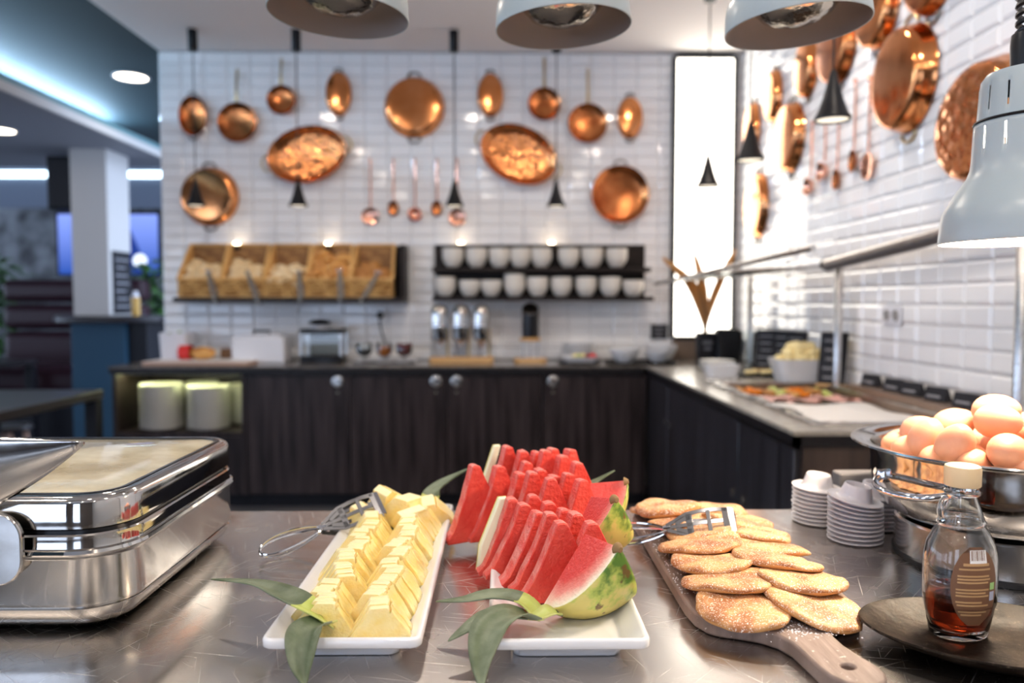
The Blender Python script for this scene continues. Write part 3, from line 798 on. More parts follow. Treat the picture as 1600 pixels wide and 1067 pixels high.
yb = BW - .012
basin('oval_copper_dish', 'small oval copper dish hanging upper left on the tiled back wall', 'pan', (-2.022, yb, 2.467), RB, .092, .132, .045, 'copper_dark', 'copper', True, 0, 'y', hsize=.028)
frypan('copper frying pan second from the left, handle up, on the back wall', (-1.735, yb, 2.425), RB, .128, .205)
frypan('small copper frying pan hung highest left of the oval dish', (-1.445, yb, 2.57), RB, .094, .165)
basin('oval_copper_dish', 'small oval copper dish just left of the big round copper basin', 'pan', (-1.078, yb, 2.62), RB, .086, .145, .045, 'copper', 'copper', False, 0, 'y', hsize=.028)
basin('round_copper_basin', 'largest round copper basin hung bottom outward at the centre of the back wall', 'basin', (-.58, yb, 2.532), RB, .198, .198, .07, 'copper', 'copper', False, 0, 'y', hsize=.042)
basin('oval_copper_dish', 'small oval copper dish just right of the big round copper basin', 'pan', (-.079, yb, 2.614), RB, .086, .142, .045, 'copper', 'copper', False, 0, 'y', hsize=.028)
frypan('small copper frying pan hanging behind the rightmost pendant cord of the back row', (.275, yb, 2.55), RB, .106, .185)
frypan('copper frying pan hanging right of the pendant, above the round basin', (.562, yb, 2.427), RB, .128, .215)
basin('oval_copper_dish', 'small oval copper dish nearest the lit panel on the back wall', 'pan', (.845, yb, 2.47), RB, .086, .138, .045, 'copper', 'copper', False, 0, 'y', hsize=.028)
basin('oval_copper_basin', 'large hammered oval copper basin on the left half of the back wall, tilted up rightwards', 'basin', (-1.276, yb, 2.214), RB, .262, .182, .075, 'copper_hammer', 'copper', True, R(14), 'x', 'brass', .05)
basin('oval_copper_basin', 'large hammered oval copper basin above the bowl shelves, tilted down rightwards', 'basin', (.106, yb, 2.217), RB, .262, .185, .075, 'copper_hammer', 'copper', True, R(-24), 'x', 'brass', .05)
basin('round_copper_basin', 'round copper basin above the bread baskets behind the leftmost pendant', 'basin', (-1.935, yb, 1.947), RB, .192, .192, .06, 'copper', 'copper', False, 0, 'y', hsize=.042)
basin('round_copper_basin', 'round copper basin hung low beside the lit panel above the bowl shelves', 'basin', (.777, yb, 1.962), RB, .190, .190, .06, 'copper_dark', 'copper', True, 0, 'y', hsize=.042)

def utensil(kind, label, loc, rot, ln, m='copper_pink', group=None):
    # hangs from loc, head at the bottom
    t = thing('copper_' + kind, label, kind, loc, rot, group)
    MB().tube(spline([(0, .0, .004), (0, .018, .012), (0, .006, .018), (0, -.02, .012), (0, -ln * .6, .012), (0, -ln + .05, .014)], 22), [.004] * 6 + [.0055] * 16, 8).build('handle', M[m], t)
    if kind == 'ladle':
        MB().lathe([(0, .0), (.022, .003), (.038, .014), (.045, .032), (.046, .036), (.043, .034), (.035, .017), (.02, .007), (0, .004)], 28).build('bowl', M[m], t, loc=(0, -ln, .002))
    elif kind == 'spoon':
        MB().lathe([(0, 0), (.02, .002), (.034, .01), (.038, .018), (.034, .014), (.02, .006), (0, .004)], 28, .95, 1.35).build('bowl', M['copper_dark'], t, loc=(0, -ln, .004))
    else:
        mb = MB().lathe([(0, .008), (.05, .012), (.058, .016), (.058, .019), (.05, .015), (0, .011)], 28)
        mb.build('disc', M[m], t, loc=(0, -ln, .002))
        mb = MB()
        for ring, n in ((.018, 6), (.036, 12)):
            for k in range(n):
                a = 2 * PI * k / n
                mb.lathe([(0, .0145 if ring < .03 else .0165), (.0045, .0145 if ring < .03 else .0165)], 8, c=(ring * math.cos(a), ring * math.sin(a), 0))
        o = mb.build('perforation', M['black'], t, loc=(0, -ln, .002), fix=False); o['kind'] = 'stuff'
    return t
ub = BW - .012
utensil('skimmer', 'pierced copper skimmer hanging leftmost in the row of five on the back wall', (-.874, ub, 2.185), RB, .365)
utensil('spoon', 'copper serving spoon beside the leftmost skimmer on the back wall', (-.722, ub, 2.185), RB, .315)
utensil('ladle', 'pale copper ladle in the middle of the five utensils on the back wall', (-.579, ub, 2.185), RB, .355)
utensil('spoon', 'copper serving spoon right of the pale ladle on the back wall', (-.435, ub, 2.185), RB, .315)
utensil('skimmer', 'pierced copper skimmer hanging behind a black pendant on the back wall', (-.30, ub, 2.185), RB, .372)

yr = RW - .012
basin('oval_copper_dish', 'small oval copper dish with a bright stripe at the far end of the right wall', 'pan', (yr, 4.53, 2.444), RR, .112, .15, .05, 'copper', 'copper', False, 0, 'y', hsize=.028)
basin('oval_copper_dish', 'small oval copper dish under the third heat lamp on the right wall', 'pan', (yr, 4.04, 2.455), RR, .115, .15, .05, 'copper', 'copper', False, 0, 'y', hsize=.028)
basin('round_copper_basin', 'copper basin half hidden behind the third heat lamp on the right wall', 'basin', (yr, 3.67, 2.44), RR, .17, .17, .06, 'copper_dark', 'copper', False, 0, 'y', hsize=.04)
basin('round_copper_basin', 'copper basin at the top edge, right of the third heat lamp', 'basin', (yr, 3.28, 2.455), RR, .145, .145, .06, 'copper', 'copper', False, 0, 'y', hsize=.04)
basin('round_copper_basin', 'copper basin cut off by the top edge high on the right wall', 'basin', (yr, 2.88, 2.46), RR, .145, .155, .06, 'copper_dark', 'copper', False, 0, 'y', hsize=.04)
basin('round_copper_basin', 'large round copper basin with two ring handles nearest the top right', 'basin', (yr, 3.03, 2.115), RR, .195, .205, .08, 'copper', 'copper', False, 0, 'y', 'brass', .05)
basin('oval_copper_basin', 'large oval copper basin behind the pale heat lamp on the right wall', 'basin', (yr, 2.52, 1.835), RR, .23, .20, .08, 'copper_hammer', 'copper', False, R(10), 'x', 'brass', .05)
basin('round_copper_basin', 'round copper basin between two pendants on the right wall', 'basin', (yr, 4.26, 2.148), RR, .185, .19, .06, 'copper', 'copper', False, 0, 'y', hsize=.04)
basin('oval_copper_dish', 'narrow copper dish lit by the panel at the far corner of the right wall', 'pan', (yr, 4.90, 2.33), RR, .11, .17, .05, 'copper', 'copper', False, 0, 'y', hsize=.028)
basin('round_copper_basin', 'round copper basin hung lowest in the corner beside the lit panel', 'basin', (yr, 4.80, 1.845), RR, .19, .20, .05, 'copper', 'copper', False, 0, 'y', hsize=.04)
for kind, y, z, ln, L_ in [('ladle', 3.966, 2.15, .31, 'pale copper ladle furthest back in the row on the right wall'),
                          ('ladle', 3.80, 2.113, .225, 'short copper ladle second in the row on the right wall'),
                          ('spoon', 3.655, 2.127, .30, 'pale copper spoon third in the row on the right wall'),
                          ('spoon', 3.485, 2.228, .345, 'dark copper spoon second nearest in the row on the right wall'),
                          ('skimmer', 3.347, 2.20, .365, 'copper skimmer nearest in the row on the right wall')]:
    utensil(kind, L_, (yr, y, z), RR, ln)

# wall socket
t = thing('wall_socket', 'white double wall socket on the right tiled wall', 'socket', (RW - .012, 3.125, 1.197), RR)
MB().box(-.075, .075, -.04, .04, 0, .008).build('plate', M['white_plastic'], t, bevel=.003)
for s in (-.036, .036):
    MB().lathe([(0, .009), (.018, .009), (.021, .0125), (.023, .009)], 20).build('outlet', mat('socket_shadow_grey', (.30, .29, .28), .5), t, loc=(s, 0, 0))

# ------------------------------------------------------------------ the backlit panel
t = thing('light_panel', 'tall backlit picture panel in a black frame on the back wall', 'light panel', (1.341, BW - .012, 1.94))
w, h = .2035, .93
MB().box(-w + .014, w - .014, -.012, -.004, -h + .014, h - .014).build('picture', M['picture'], t)
for x in (-1, 1):
    MB().box(x * w - .014, x * w + .014, -.03, .008, -h, h).build('frame', M['black'], t, bevel=.002)
for z in (-1, 1):
    MB().box(-w + .014, w - .014, -.03, .008, z * h - .014, z * h + .014).build('frame', M['black'], t, bevel=.002)
struct('trim_panel_base', MB().box(1.14, 1.545, BW - .03, BW - .011, TOP + .002, 1.0), M['bronze_frame'], bevel=.003)

# ------------------------------------------------------------------ pendants
def pendant(x, y, zb, label, ctop=CEIL):
    t = thing('pendant_lamp', label, 'pendant lamp', (x, y, zb))
    MB().lathe([(.004, .168), (.009, .160), (.012, .148), (.020, .118), (.032, .072), (.048, .026), (.0575, .012), (.059, .006), (.057, 0), (.054, .001), (.055, .008), (.046, .024), (.030, .070), (.018, .115), (.008, .15), (0, .152)], 36).build('shade', M['black'], t)
    MB().lathe([(0, .006), (.051, .006)], 32).build('lens', M['pend_lens'], t, fix=False)
    MB().tube([(0, 0, .16), (0, 0, ctop - zb - .10)], .0035, 8).build('cord', M['black'], t)
    MB().lathe([(0, ctop - zb - .125), (.027, ctop - zb - .125), (.029, ctop - zb - .122), (.029, ctop - zb - .001), (0, ctop - zb - .001)], 24).build('canopy', M['black'], t)
    return t
for x, L_ in ((-1.878, 'leftmost black pendant lamp, in front of the round copper basin'), (-1.253, 'black pendant lamp in front of the large oval basin on the left'),
              (-.295, 'black pendant lamp in front of the rightmost copper skimmer'), (.331, 'black pendant lamp above the right end of the bowl shelves')):
    pendant(x, 4.8, 1.837, L_)
pendant(1.057, 4.0, 1.842, 'black pendant lamp in front of the lit panel')
pendant(1.042, 3.27, 1.842, 'black pendant lamp just right of the lit panel')
pendant(1.080, 2.55, 1.842, 'nearest black pendant lamp under the third heat lamp')

# ------------------------------------------------------------------ bread shelf with baskets
t = thing('bread_shelf', 'black wall shelf carrying five tilted wicker bread baskets', 'shelf', (-1.36, BW - .012, 1.25))
MB().box(-.72, .735, -.28, 0, 0, .03).build('shelf_board', M['darkwood2'], t, bevel=.003)
MB().box(-.72, .735, -.022, 0, .03, .375).build('back_panel', M['darkwood2'], t, bevel=.003)
MB().box(.705, .735, -.20, -.022, .03, .37).build('side_panel', M['darkwood2'], t, bevel=.003)
def spots_on(t, xs, z):
    for x in xs:
        MB().lathe([(0, 0), (.018, 0), (.018, .03), (.022, .034), (0, .034)], 20).build('spot_housing', M['black'], t, loc=(x, -.06, z - .03))
        MB().lathe([(.019, .034), (.017, .042), (.01, .047), (0, .048)], 20).build('spot_lens', M['puck'], t, loc=(x, -.06, z - .03))
spots_on(t, (-.385, .215), .375)

def basket(x, label, rear_w=.245, front_w=.27):
    t = thing('bread_basket', label, 'basket', (x, 5.05, 1.281))
    wf, wr_ = front_w / 2, rear_w / 2
    yf, yk = -.105, .085
    zf, zk = .115, .345
    def wall(a, b, zt_a, zt_b, name, m, th=.012):
        (x0, y0), (x1, y1) = a, b
        d = Vector((x1 - x0, y1 - y0, 0)).normalized(); n = Vector((-d.y, d.x, 0)) * th
        vs = [(x0, y0, .01), (x1, y1, .01), (x1, y1, zt_b), (x0, y0, zt_a)]
        vs += [(v[0] + n.x, v[1] + n.y, v[2]) for v in vs]
        MB().add(vs, [(0, 1, 2, 3), (7, 6, 5, 4), (0, 4, 5, 1), (1, 5, 6, 2), (2, 6, 7, 3), (3, 7, 4, 0)]).build(name, m, t, bevel=.002)
    # woven front built of horizontal strands around uprights
    mb = MB()
    for k in range(6):
        z = .016 + k * .0175
        mb.tube([(-wf + 2 * wf * i / 18, yf + (.004 if (i + k) % 2 else -.004), z) for i in range(19)], .0085, 6)
    mb.build('woven_front', M['weave'], t)
    wall((-wf, yf), (-wr_, yk), zf, zk, 'side_wall', M['oak'], -.012)
    wall((wf, yf), (wr_, yk), zf, zk, 'side_wall', M['oak'], .012)
    wall((-wr_, yk), (wr_, yk), zk - .01, zk - .01, 'rear_wall', M['wicker_dark'], .01)
    MB().add([(-wf, yf, .0), (wf, yf, .0), (wr_, yk, .0), (-wr_, yk, .0), (-wf, yf, .012), (wf, yf, .012), (wr_, yk, .012), (-wr_, yk, .012)],
             [(0, 3, 2, 1), (4, 5, 6, 7), (0, 1, 5, 4), (1, 2, 6, 5), (2, 3, 7, 6), (3, 0, 4, 7)]).build('base', M['oak'], t)
    MB().tube([(-wf, yf, zf), (wf, yf, zf)], .009, 8).build('rim', M['oak'], t)
    MB().tube([(-wr_, yk, zk), (wr_, yk, zk)], .009, 8).build('rim', M['oak'], t)
    for s in (-1, 1):
        MB().tube([(s * wf, yf, zf), (s * wr_, yk, zk)], .010, 8).build('rim', M['oak'], t)
    return t
bx = (-1.925, -1.655, -1.38, -1.11, -.835)
for x, L_ in zip(bx, ('leftmost wicker basket of pale round rolls', 'second wicker basket from the left, with pale round rolls', 'middle wicker basket holding pale ring rolls',
                      'fourth wicker basket, filled with golden croissants', 'rightmost wicker basket, with small dark golden rolls')):
    basket(x, L_)

def roll_mesh(name, m, rx, ry, rz, seed, kind='round'):
    rr = random.Random(seed); ph = [rr.uniform(0, 6) for _ in range(4)]
    mb = MB()
    if kind == 'ring':
        def fn(u, v):
            a, b = 2 * PI * u, 2 * PI * v
            q = rx * .62 + rx * .38 * math.cos(b)
            return (q * math.cos(a), q * math.sin(a), rz * math.sin(b))
        mb.grid(fn, 20, 11, cu=True)
    elif kind == 'croissant':
        def fn(u, v):
            t_ = v * 2 - 1; a = 2 * PI * u
            fat = max(.04, (1 - abs(t_) ** 1.7)) * (1 + .14 * math.cos(v * 2 * PI * 5))
            cx, cy = rx * math.sin(t_ * 1.35), -ry * (1 - math.cos(t_ * 1.35)) * .9
            return (cx + rz * .5 * fat * math.cos(a) * math.sin(t_), cy + rz * fat * math.cos(a), rz * fat * math.sin(a))
        mb.grid(fn, 12, 22, cu=True)
    else:
        def fn(u, v):
            a = 2 * PI * u; b = PI * (v - .5)
            k = 1 + .05 * math.sin(3 * a + ph[0]) + .04 * math.sin(5 * b + ph[1])
            z = rz * math.sin(b)
            return (rx * k * math.cos(b) * math.cos(a), ry * k * math.cos(b) * math.sin(a), z if z > 0 else z * .8)
        mb.grid(fn, 18, 12, cu=True)
    return mb.mesh(name, M[m])
kinds = [('bread_roll', [roll_mesh('bread_roll', 'roll_pale', .05, .042, .034, s) for s in (1, 2)], 'pale floury roll in the leftmost bread basket', 'rolls in the leftmost basket', 13),
         ('bread_roll', [roll_mesh('bread_roll', 'roll_pale', .046, .04, .032, s) for s in (3, 4)], 'pale floury roll in the second bread basket', 'rolls in the second basket', 14),
         ('ring_roll', [roll_mesh('ring_roll', 'roll_pale', .058, .058, .024, 5, 'ring')], 'pale ring-shaped roll in the middle bread basket', 'ring rolls in the middle basket', 12),
         ('croissant', [roll_mesh('croissant', 'roll_gold', .07, .06, .034, 6, 'croissant')], 'golden curved croissant in the fourth bread basket', 'croissants in the fourth basket', 17),
         ('dark_roll', [roll_mesh('dark_roll', 'roll_dark', .046, .036, .032, s) for s in (7, 8)], 'small dark golden roll in the rightmost bread basket', 'rolls in the rightmost basket', 14)]
for bi, (x, (nm, meshes, L_, g, n)) in enumerate(zip(bx, kinds)):
    rr = random.Random(40 + bi)
    for i in range(n):
        row = i // 4; k = i % 4
        v = row / 3.4
        y = 5.05 - .062 + .112 * min(1, v) + rr.uniform(-.006, .006)
        z = 1.281 + .108 + .118 * v + rr.uniform(-.006, .01) + (.035 if bi == 3 else 0) + (-.014 if bi == 4 else 0)
        xx = x + (k - 1.5) * .049 + (.012 if row % 2 else -.012)
        o = inst(nm, meshes[i % len(meshes)], None, (xx, y, z), (rr.uniform(.3, 1.0), rr.uniform(-.4, .4), rr.uniform(0, 6)))
        tag(o, L_, 'bread', g)

# tongs hooked on the basket fronts
def bread_tongs(top, bot, label):
    a, b = Vector(top), Vector(bot)
    t = thing('bread_tongs', label, 'tongs', tuple(a))
    d = b - a
    for s, L2 in ((-.006, 'arm'), (.006, 'arm')):
        mb = MB()
        n = Vector((.0065, 0, 0))
        p = [Vector((s * .4, s, 0)), d * .5 + Vector((s * 1.5, s * 2, 0)), d + Vector((s * 1.2, s * 1.4, 0))]
        mb.loops([[q - n, q + n, q + n + Vector((0, .003, 0)), q - n + Vector((0, .003, 0))] for q in p])
        mb.build(L2, M['iron'], t)
    MB().lathe([(.013, -.002), (.016, 0), (.013, .002), (.010, 0), (.013, -.002)], 16).build('ring', M['chrome'], t, rot=RB)
    return t
for a, b, L_ in [((-1.855, 4.915, 1.445), (-1.80, 4.905, 1.235), 'metal tongs hanging on the leftmost bread basket'),
                 ((-1.61, 4.915, 1.438), (-1.53, 4.905, 1.235), 'metal tongs hanging slanted on the second bread basket'),
                 ((-1.285, 4.915, 1.442), (-1.268, 4.905, 1.245), 'metal tongs hanging on the middle bread basket'),
                 ((-1.028, 4.915, 1.452), (-1.018, 4.905, 1.250), 'metal tongs hanging on the croissant basket'),
                 ((-.785, 4.915, 1.438), (-.897, 4.905, 1.240), 'metal tongs leaning left on the rightmost bread basket')]:
    bread_tongs(a, b, L_)

# ------------------------------------------------------------------ bowl shelves
t = thing('bowl_shelf', 'dark wooden double wall shelf stacked with cream bowls', 'shelf', (.255, BW - .012, 1.26))
MB().box(-.705, .695, -.02, 0, 0, .372).build('back_panel', M['darkwood2'], t, bevel=.003)
MB().box(-.705, .70, -.22, -.02, .185, .213).build('shelf_board', M['darkwood2'], t, bevel=.003)
MB().box(-.705, .72, -.22, -.02, -.002, .026).build('shelf_board', M['darkwood2'], t, bevel=.003)
spots_on(t, (-.53, .07), .372)
def bowl_mesh(r, h):
    p = [(0, .006), (r * .42, .006), (r * .46, 0), (r * .5, .002), (r * .62, h * .12), (r * .85, h * .42), (r * .97, h * .75), (r, h), (r * .975, h), (r * .94, h * .75), (r * .8, h * .42), (r * .5, h * .14), (0, h * .1)]
    return MB().lathe(p, 32).mesh('cereal_bowl', M['bowl_ceramic'])
BO = bowl_mesh(.071, .086)
def bowl_stack(x, z, n, L_, g, y=5.07, s=1.0):
    for i in range(n):
        o = inst('cereal_bowl', BO, None, (x + rnd.uniform(-.0015, .0015), y, z + i * .0195))
        o.scale = (s, s, s)
        tag(o, L_, 'bowl', g)
order = ['leftmost', 'second', 'third', 'fourth', 'fifth', 'sixth', 'seventh', 'rightmost']
for i, x in enumerate((-.322, -.169, -.021, .117, .254, .434, .587, .747)):
    bowl_stack(x, 1.474, 3, 'cream bowl in the %s stack on the upper bowl shelf' % order[i], 'upper shelf bowl stack %s' % order[i], s=1.0 if i != 6 else 1.02)
order = ['leftmost', 'second', 'third', 'fourth', 'fifth', 'sixth', 'seventh', 'eighth', 'rightmost']
for i, x in enumerate((-.373, -.213, -.072, .079, .230, .386, .546, .705, .853)):
    bowl_stack(x, 1.287, (3, 2, 2, 4, 3, 3, 3, 3, 2)[i], 'cream bowl in the %s front stack on the lower bowl shelf' % order[i], 'lower shelf bowl stack %s' % order[i], y=5.05)

# ------------------------------------------------------------------ things on the back counter
t = thing('white_planter', 'white square planter with a small green plant at the left counter end', 'planter', (-2.10, 5.02, TOP))
MB().loops([rrect(-.082, .082, -.075, .075, .02, 0), rrect(-.09, .09, -.082, .082, .02, .19), rrect(-.08, .08, -.072, .072, .015, .19), rrect(-.078, .078, -.07, .07, .015, .15)]).build('pot', M['white_plastic'], t)
mb = MB(); rr = random.Random(3)
for k in range(26):
    a = rr.uniform(0, 6.28); q = rr.uniform(.0, .05); d = Vector((math.cos(a), math.sin(a), rr.uniform(.1, .6))) * rr.uniform(.04, .075)
    p = Vector((q * math.cos(a), q * math.sin(a), .165)); s = d.cross(Vector((0, 0, 1))).normalized() * .012
    mb.add([p, p + d * .5 + s, p + d * .5 - s, p + d], [(0, 1, 3, 2)])
mb.build('foliage', mat('pale_green_sprigs', (.36, .46, .16), .5), t, fix=False)['kind'] = 'stuff'
t = thing('cutting_board', 'pale cutting board lying under the red wrapped loaf', 'cutting board', (-1.86, 4.86, TOP))
MB().loops([rrect(-.34, .31, -.14, .14, .02, .0), rrect(-.345, .315, -.145, .145, .025, .02)]).build('board', M['tan_board'], t, bevel=.003)
MB().loops([rrect(-.342, .312, -.143, .143, .023, .0205), rrect(-.33, .30, -.13, .13, .02, .023)]).build('white_top', M['cloth'], t)
t = thing('bread_loaf', 'long bread loaf wrapped in red paper on the cutting board', 'bread', (-1.93, 4.90, TOP + .0235))
def loaf(u, v):
    a = 2 * PI * u; s = max(0.0, math.sin(PI * min(max(v, .0), 1))) ** .35
    return (-.05 + .17 * v, .045 * s * math.cos(a), .04 + .04 * s * math.sin(a))
MB().grid(loaf, 18, 14, cu=True).build('crust', M['roll_gold'], t)
MB().lathe([(0, -.105), (.045, -.10), (.048, -.03), (.046, -.03)], 20, 1, 1).build('wrapper', M['red_wrap'], t, rot=(0, R(90), 0), loc=(-.005, 0, .045))
t = thing('bread_block', 'dark brown bread block behind the cutting board', 'bread', (-1.72, 5.04, TOP))
MB().box(-.10, .08, -.05, .05, 0, .085).build('crust', mat('dark_rye_crust', (.20, .10, .045), .6, bump=(50, .4)), t, bevel=.012, seg=3)
t = thing('white_bread_box', 'plain white box standing on the back counter below the baskets', 'box', (-1.545, 4.98, TOP))
MB().box(-.165, .165, -.09, .09, 0, .165).build('box', M['white_plastic'], t, bevel=.008, seg=3)
MB().box(-.14, .13, -.07, .07, .165, .18).build('lid', M['white_plastic'], t, bevel=.005)
MB().tube([(-.05, 0, .178), (-.05, 0, .20), (.05, 0, .20), (.05, 0, .178)], .008, 8).build('handle', M['black'], t)

t = thing('glass_warmer', 'small glass display warmer with black top and base on the back counter', 'warmer', (-1.152, 5.02, TOP))
MB().loops([rrect(-.14, .13, -.10, .10, .02, 0), rrect(-.14, .13, -.10, .10, .02, .045)]).build('base', M['black_gloss'], t, bevel=.004)
MB().loops([rrect(-.14, .14, -.10, .10, .02, .185), rrect(-.14, .14, -.10, .10, .02, .215)]).build('top', M['black_gloss'], t, bevel=.004)
for x in (-.13, .122):
    for y in (-.09, .09):
        MB().box(x - .006, x + .006, y - .006, y + .006, .045, .185).build('corner_post', M['steel2'], t)
MB().box(-.12, .112, -.096, -.093, .05, .18).build('glass_front', M['clear'], t)
MB().box(-.10, .09, .02, .06, .046, .15).build('liner', M['iron'], t, bevel=.004)
MB().lathe([(0, .0), (.07, .0), (.075, .012), (.05, .028), (0, .032)], 28).build('lid_dome', M['black_gloss'], t, loc=(-.03, 0, .245))
MB().lathe([(0, .215), (.05, .215), (.055, .23), (.03, .246), (0, .246)], 24).build('dome_collar', M['white_plastic'], t, loc=(-.03, 0, 0))

def jam_glass(x, label, m, fill):
    t = thing('jam_glass', label, 'jam glass', (x, 4.95, TOP)); t.scale = (1.2, 1.2, 1.15)
    MB().lathe([(0, 0), (.05, .0), (.07, .012), (.068, .014), (.045, .005), (0, .005)], 28).build('saucer', M['white_ceramic'], t)
    MB().lathe([(0, .006), (.022, .006), (.008, .012), (.008, .03), (.03, .04), (.044, .065), (.042, .10), (.038, .108), (.036, .106), (.040, .098), (.041, .066), (.02, .043), (0, .04)], 28).build('glass', M['clear'], t)
    MB().lathe([(0, .041), (.024, .044), (.0405, .066), (.0402, fill), (0, fill + .003)], 24).build('jam', m, t)
jam_glass(-.885, 'stemmed glass of dark jam, leftmost of the three jam glasses', M['jam_d'], .075)
jam_glass(-.757, 'stemmed glass of orange jam, middle of the three jam glasses', M['jam_o'], .085)
jam_glass(-.630, 'stemmed glass of dark red jam, rightmost of the three jam glasses', M['jam_r'], .104)
t = thing('wall_plug', 'black plug and cable in the back wall under the bread shelf', 'plug', (-.817, BW - .012, 1.165))
MB().lathe([(0, 0), (.022, 0), (.02, .035), (.012, .045), (0, .045)], 16).build('plug', M['black'], t, rot=RB)
MB().tube(spline([(0, -.04, 0), (.004, -.045, -.06), (.02, -.035, -.14), (.04, -.03, -.21), (.05, -.05, -.29)], 20), .005, 8).build('cable', M['black'], t)

def dispenser(x, label):
    t = thing('steel_dispenser', label, 'dispenser', (x, 4.96, TOP)); t.scale = (1.14, 1.14, 1.08)
    MB().lathe([(0, .10), (.012, .10), (.02, .118), (.046, .135), (.047, .14), (.047, .29), (.044, .312), (.03, .334), (.012, .342), (0, .343)], 32).build('body', M['steel'], t)
    MB().lathe([(.0475, .2), (.0485, .203), (.0485, .222), (.0475, .225)], 32).build('band', M['chrome'], t)
    MB().tube([(.0, -.02, .125), (0, -.05, .115), (0, -.055, .09)], .007, 8).build('tap', M['chrome'], t)
    MB().tube([(.046, .03, .03), (.046, .03, .20)], .008, 8).build('stand_rod', M['brass'], t)
    return t
for x, L_ in ((-.405, 'leftmost of the three steel dispensers below the bowl shelves'), (-.270, 'middle one of the three steel dispensers'), (-.138, 'rightmost of the three steel dispensers below the bowl shelves')):
    dispenser(x, L_)
t = thing('dispenser_stand', 'honey-coloured wooden base under the three steel dispensers', 'stand', (-.262, 4.97, TOP))
MB().loops([rrect(-.205, .205, -.09, .09, .03, 0), rrect(-.205, .205, -.09, .09, .03, .032)]).build('base', M['wood_base'], t, bevel=.004)
t = thing('black_dispenser', 'tall black cylinder dispenser on a wooden base with thin legs', 'dispenser', (.18, 5.0, TOP))
MB().loops([rrect(-.11, .11, -.08, .08, .06, 0), rrect(-.105, .105, -.075, .075, .055, .022)]).build('base', M['wood_base'], t, bevel=.004)
for x, y in ((-.045, -.03), (.045, -.03), (0, .05)):
    MB().tube([(x, y, .02), (x, y, .14)], .005, 8).build('leg', M['steel2'], t)
MB().lathe([(0, .135), (.066, .135), (.07, .14), (.07, .15), (.056, .158), (0, .158)], 28).build('collar', M['wood_base'], t)
def slant(u, v):
    a = 2 * PI * u; r = .054
    zt = .335 + .03 * math.sin(a) + (.012 if math.sin(a) > 0 else 0)
    return (r * math.cos(a), r * math.sin(a), .156 + (zt - .156) * v)
MB().grid(slant, 32, 6, cu=True).build('cylinder', M['black_gloss'], t)
MB().loops([[(.0535 * math.cos(2 * PI * i / 32), .0535 * math.sin(2 * PI * i / 32), .335 + .03 * math.sin(2 * PI * i / 32) + (.012 if math.sin(2 * PI * i / 32) > 0 else 0)) for i in range(32)],
            [(.035 * math.cos(2 * PI * i / 32), .035 * math.sin(2 * PI * i / 32), .352 + .03 * math.sin(2 * PI * i / 32)) for i in range(32)]], False, True).build('slanted_cap', M['steel'], t)

PLB = MB().lathe([(0, .004), (.07, .004), (.075, 0), (.08, .003), (.115, .012), (.114, .015), (.08, .007), (0, .007)], 32).mesh('serving_plate', M['white_ceramic'])
t = thing('fruit_plate', 'white square dish with lemon and red garnish on the back counter', 'dish', (.485, 4.86, TOP))
MB().lathe([(0, 0), (.13, 0), (.14, .006), (.13, .012), (0, .012)], 32, 1, .8).build('tray', M['black'], t)
MB().loops([rrect(-.09, .09, -.07, .07, .02, .012), rrect(-.125, .125, -.09, .09, .03, .045), rrect(-.115, .115, -.08, .08, .025, .043), rrect(-.08, .08, -.06, .06, .02, .02)]).build('dish', M['white_ceramic'], t)
for k, (px, py, m) in enumerate(((-.02, 0, 'butter'), (.02, .02, 'butter'), (0, -.03, 'leaf_base'), (.06, .01, 'jam_r'), (.08, -.01, 'red_wrap'))):
    inst('garnish', roll_mesh('garnish', m, .026, .02, .018, k), t, (px, py, .045))
for i in range(12):
    tag(inst('spare_plate', PLB, None, (.50, 5.06, TOP + .001 + i * .0095)), 'white plate in the stack behind the garnished dish', 'plate', 'plates stacked behind the garnished dish')

def serving_bowl(x, y, r, h, label, z=TOP, m='white_ceramic'):
    t = thing('serving_bowl', label, 'bowl', (x, y, z))
    MB().lathe([(0, .004), (r * .5, .0), (r * .7, h * .25), (r * .92, h * .7), (r, h), (r * .97, h), (r * .88, h * .7), (r * .64, h * .28), (0, h * .12)], 36).build('bowl', M[m], t)
    return t
t = thing('bowl_tray', 'black tray holding two white bowls at the counter corner', 'tray', (.86, 4.86, TOP))
MB().loops([rrect(-.20, .21, -.13, .13, .03, 0), rrect(-.21, .22, -.14, .14, .03, .014), rrect(-.20, .21, -.13, .13, .025, .014), rrect(-.19, .20, -.12, .12, .02, .006)]).build('tray', M['black'], t)
serving_bowl(.77, 4.86, .098, .085, 'white serving bowl on the left of the black corner tray', TOP + .007)
serving_bowl(.985, 4.87, .085, .075, 'white serving bowl on the right of the black corner tray', TOP + .007)
serving_bowl(1.045, 5.06, .105, .105, 'white bowl behind the black corner tray under the slate sign', TOP)
t = thing('slate_sign', 'small black slate sign fixed to the back wall beside the lit panel', 'sign', (1.052, BW - .013, 1.052))
MB().box(-.055, .055, -.012, 0, -.05, .05).build('slate', M['slate'], t, bevel=.002)
mb = MB()
for k in range(3): mb.box(-.04 + .006 * k, .036 - .008 * k, -.0135, -.012, .022 - .028 * k, .030 - .028 * k)
mb.build('chalk_mark', M['chalk'], t)['kind'] = 'stuff'

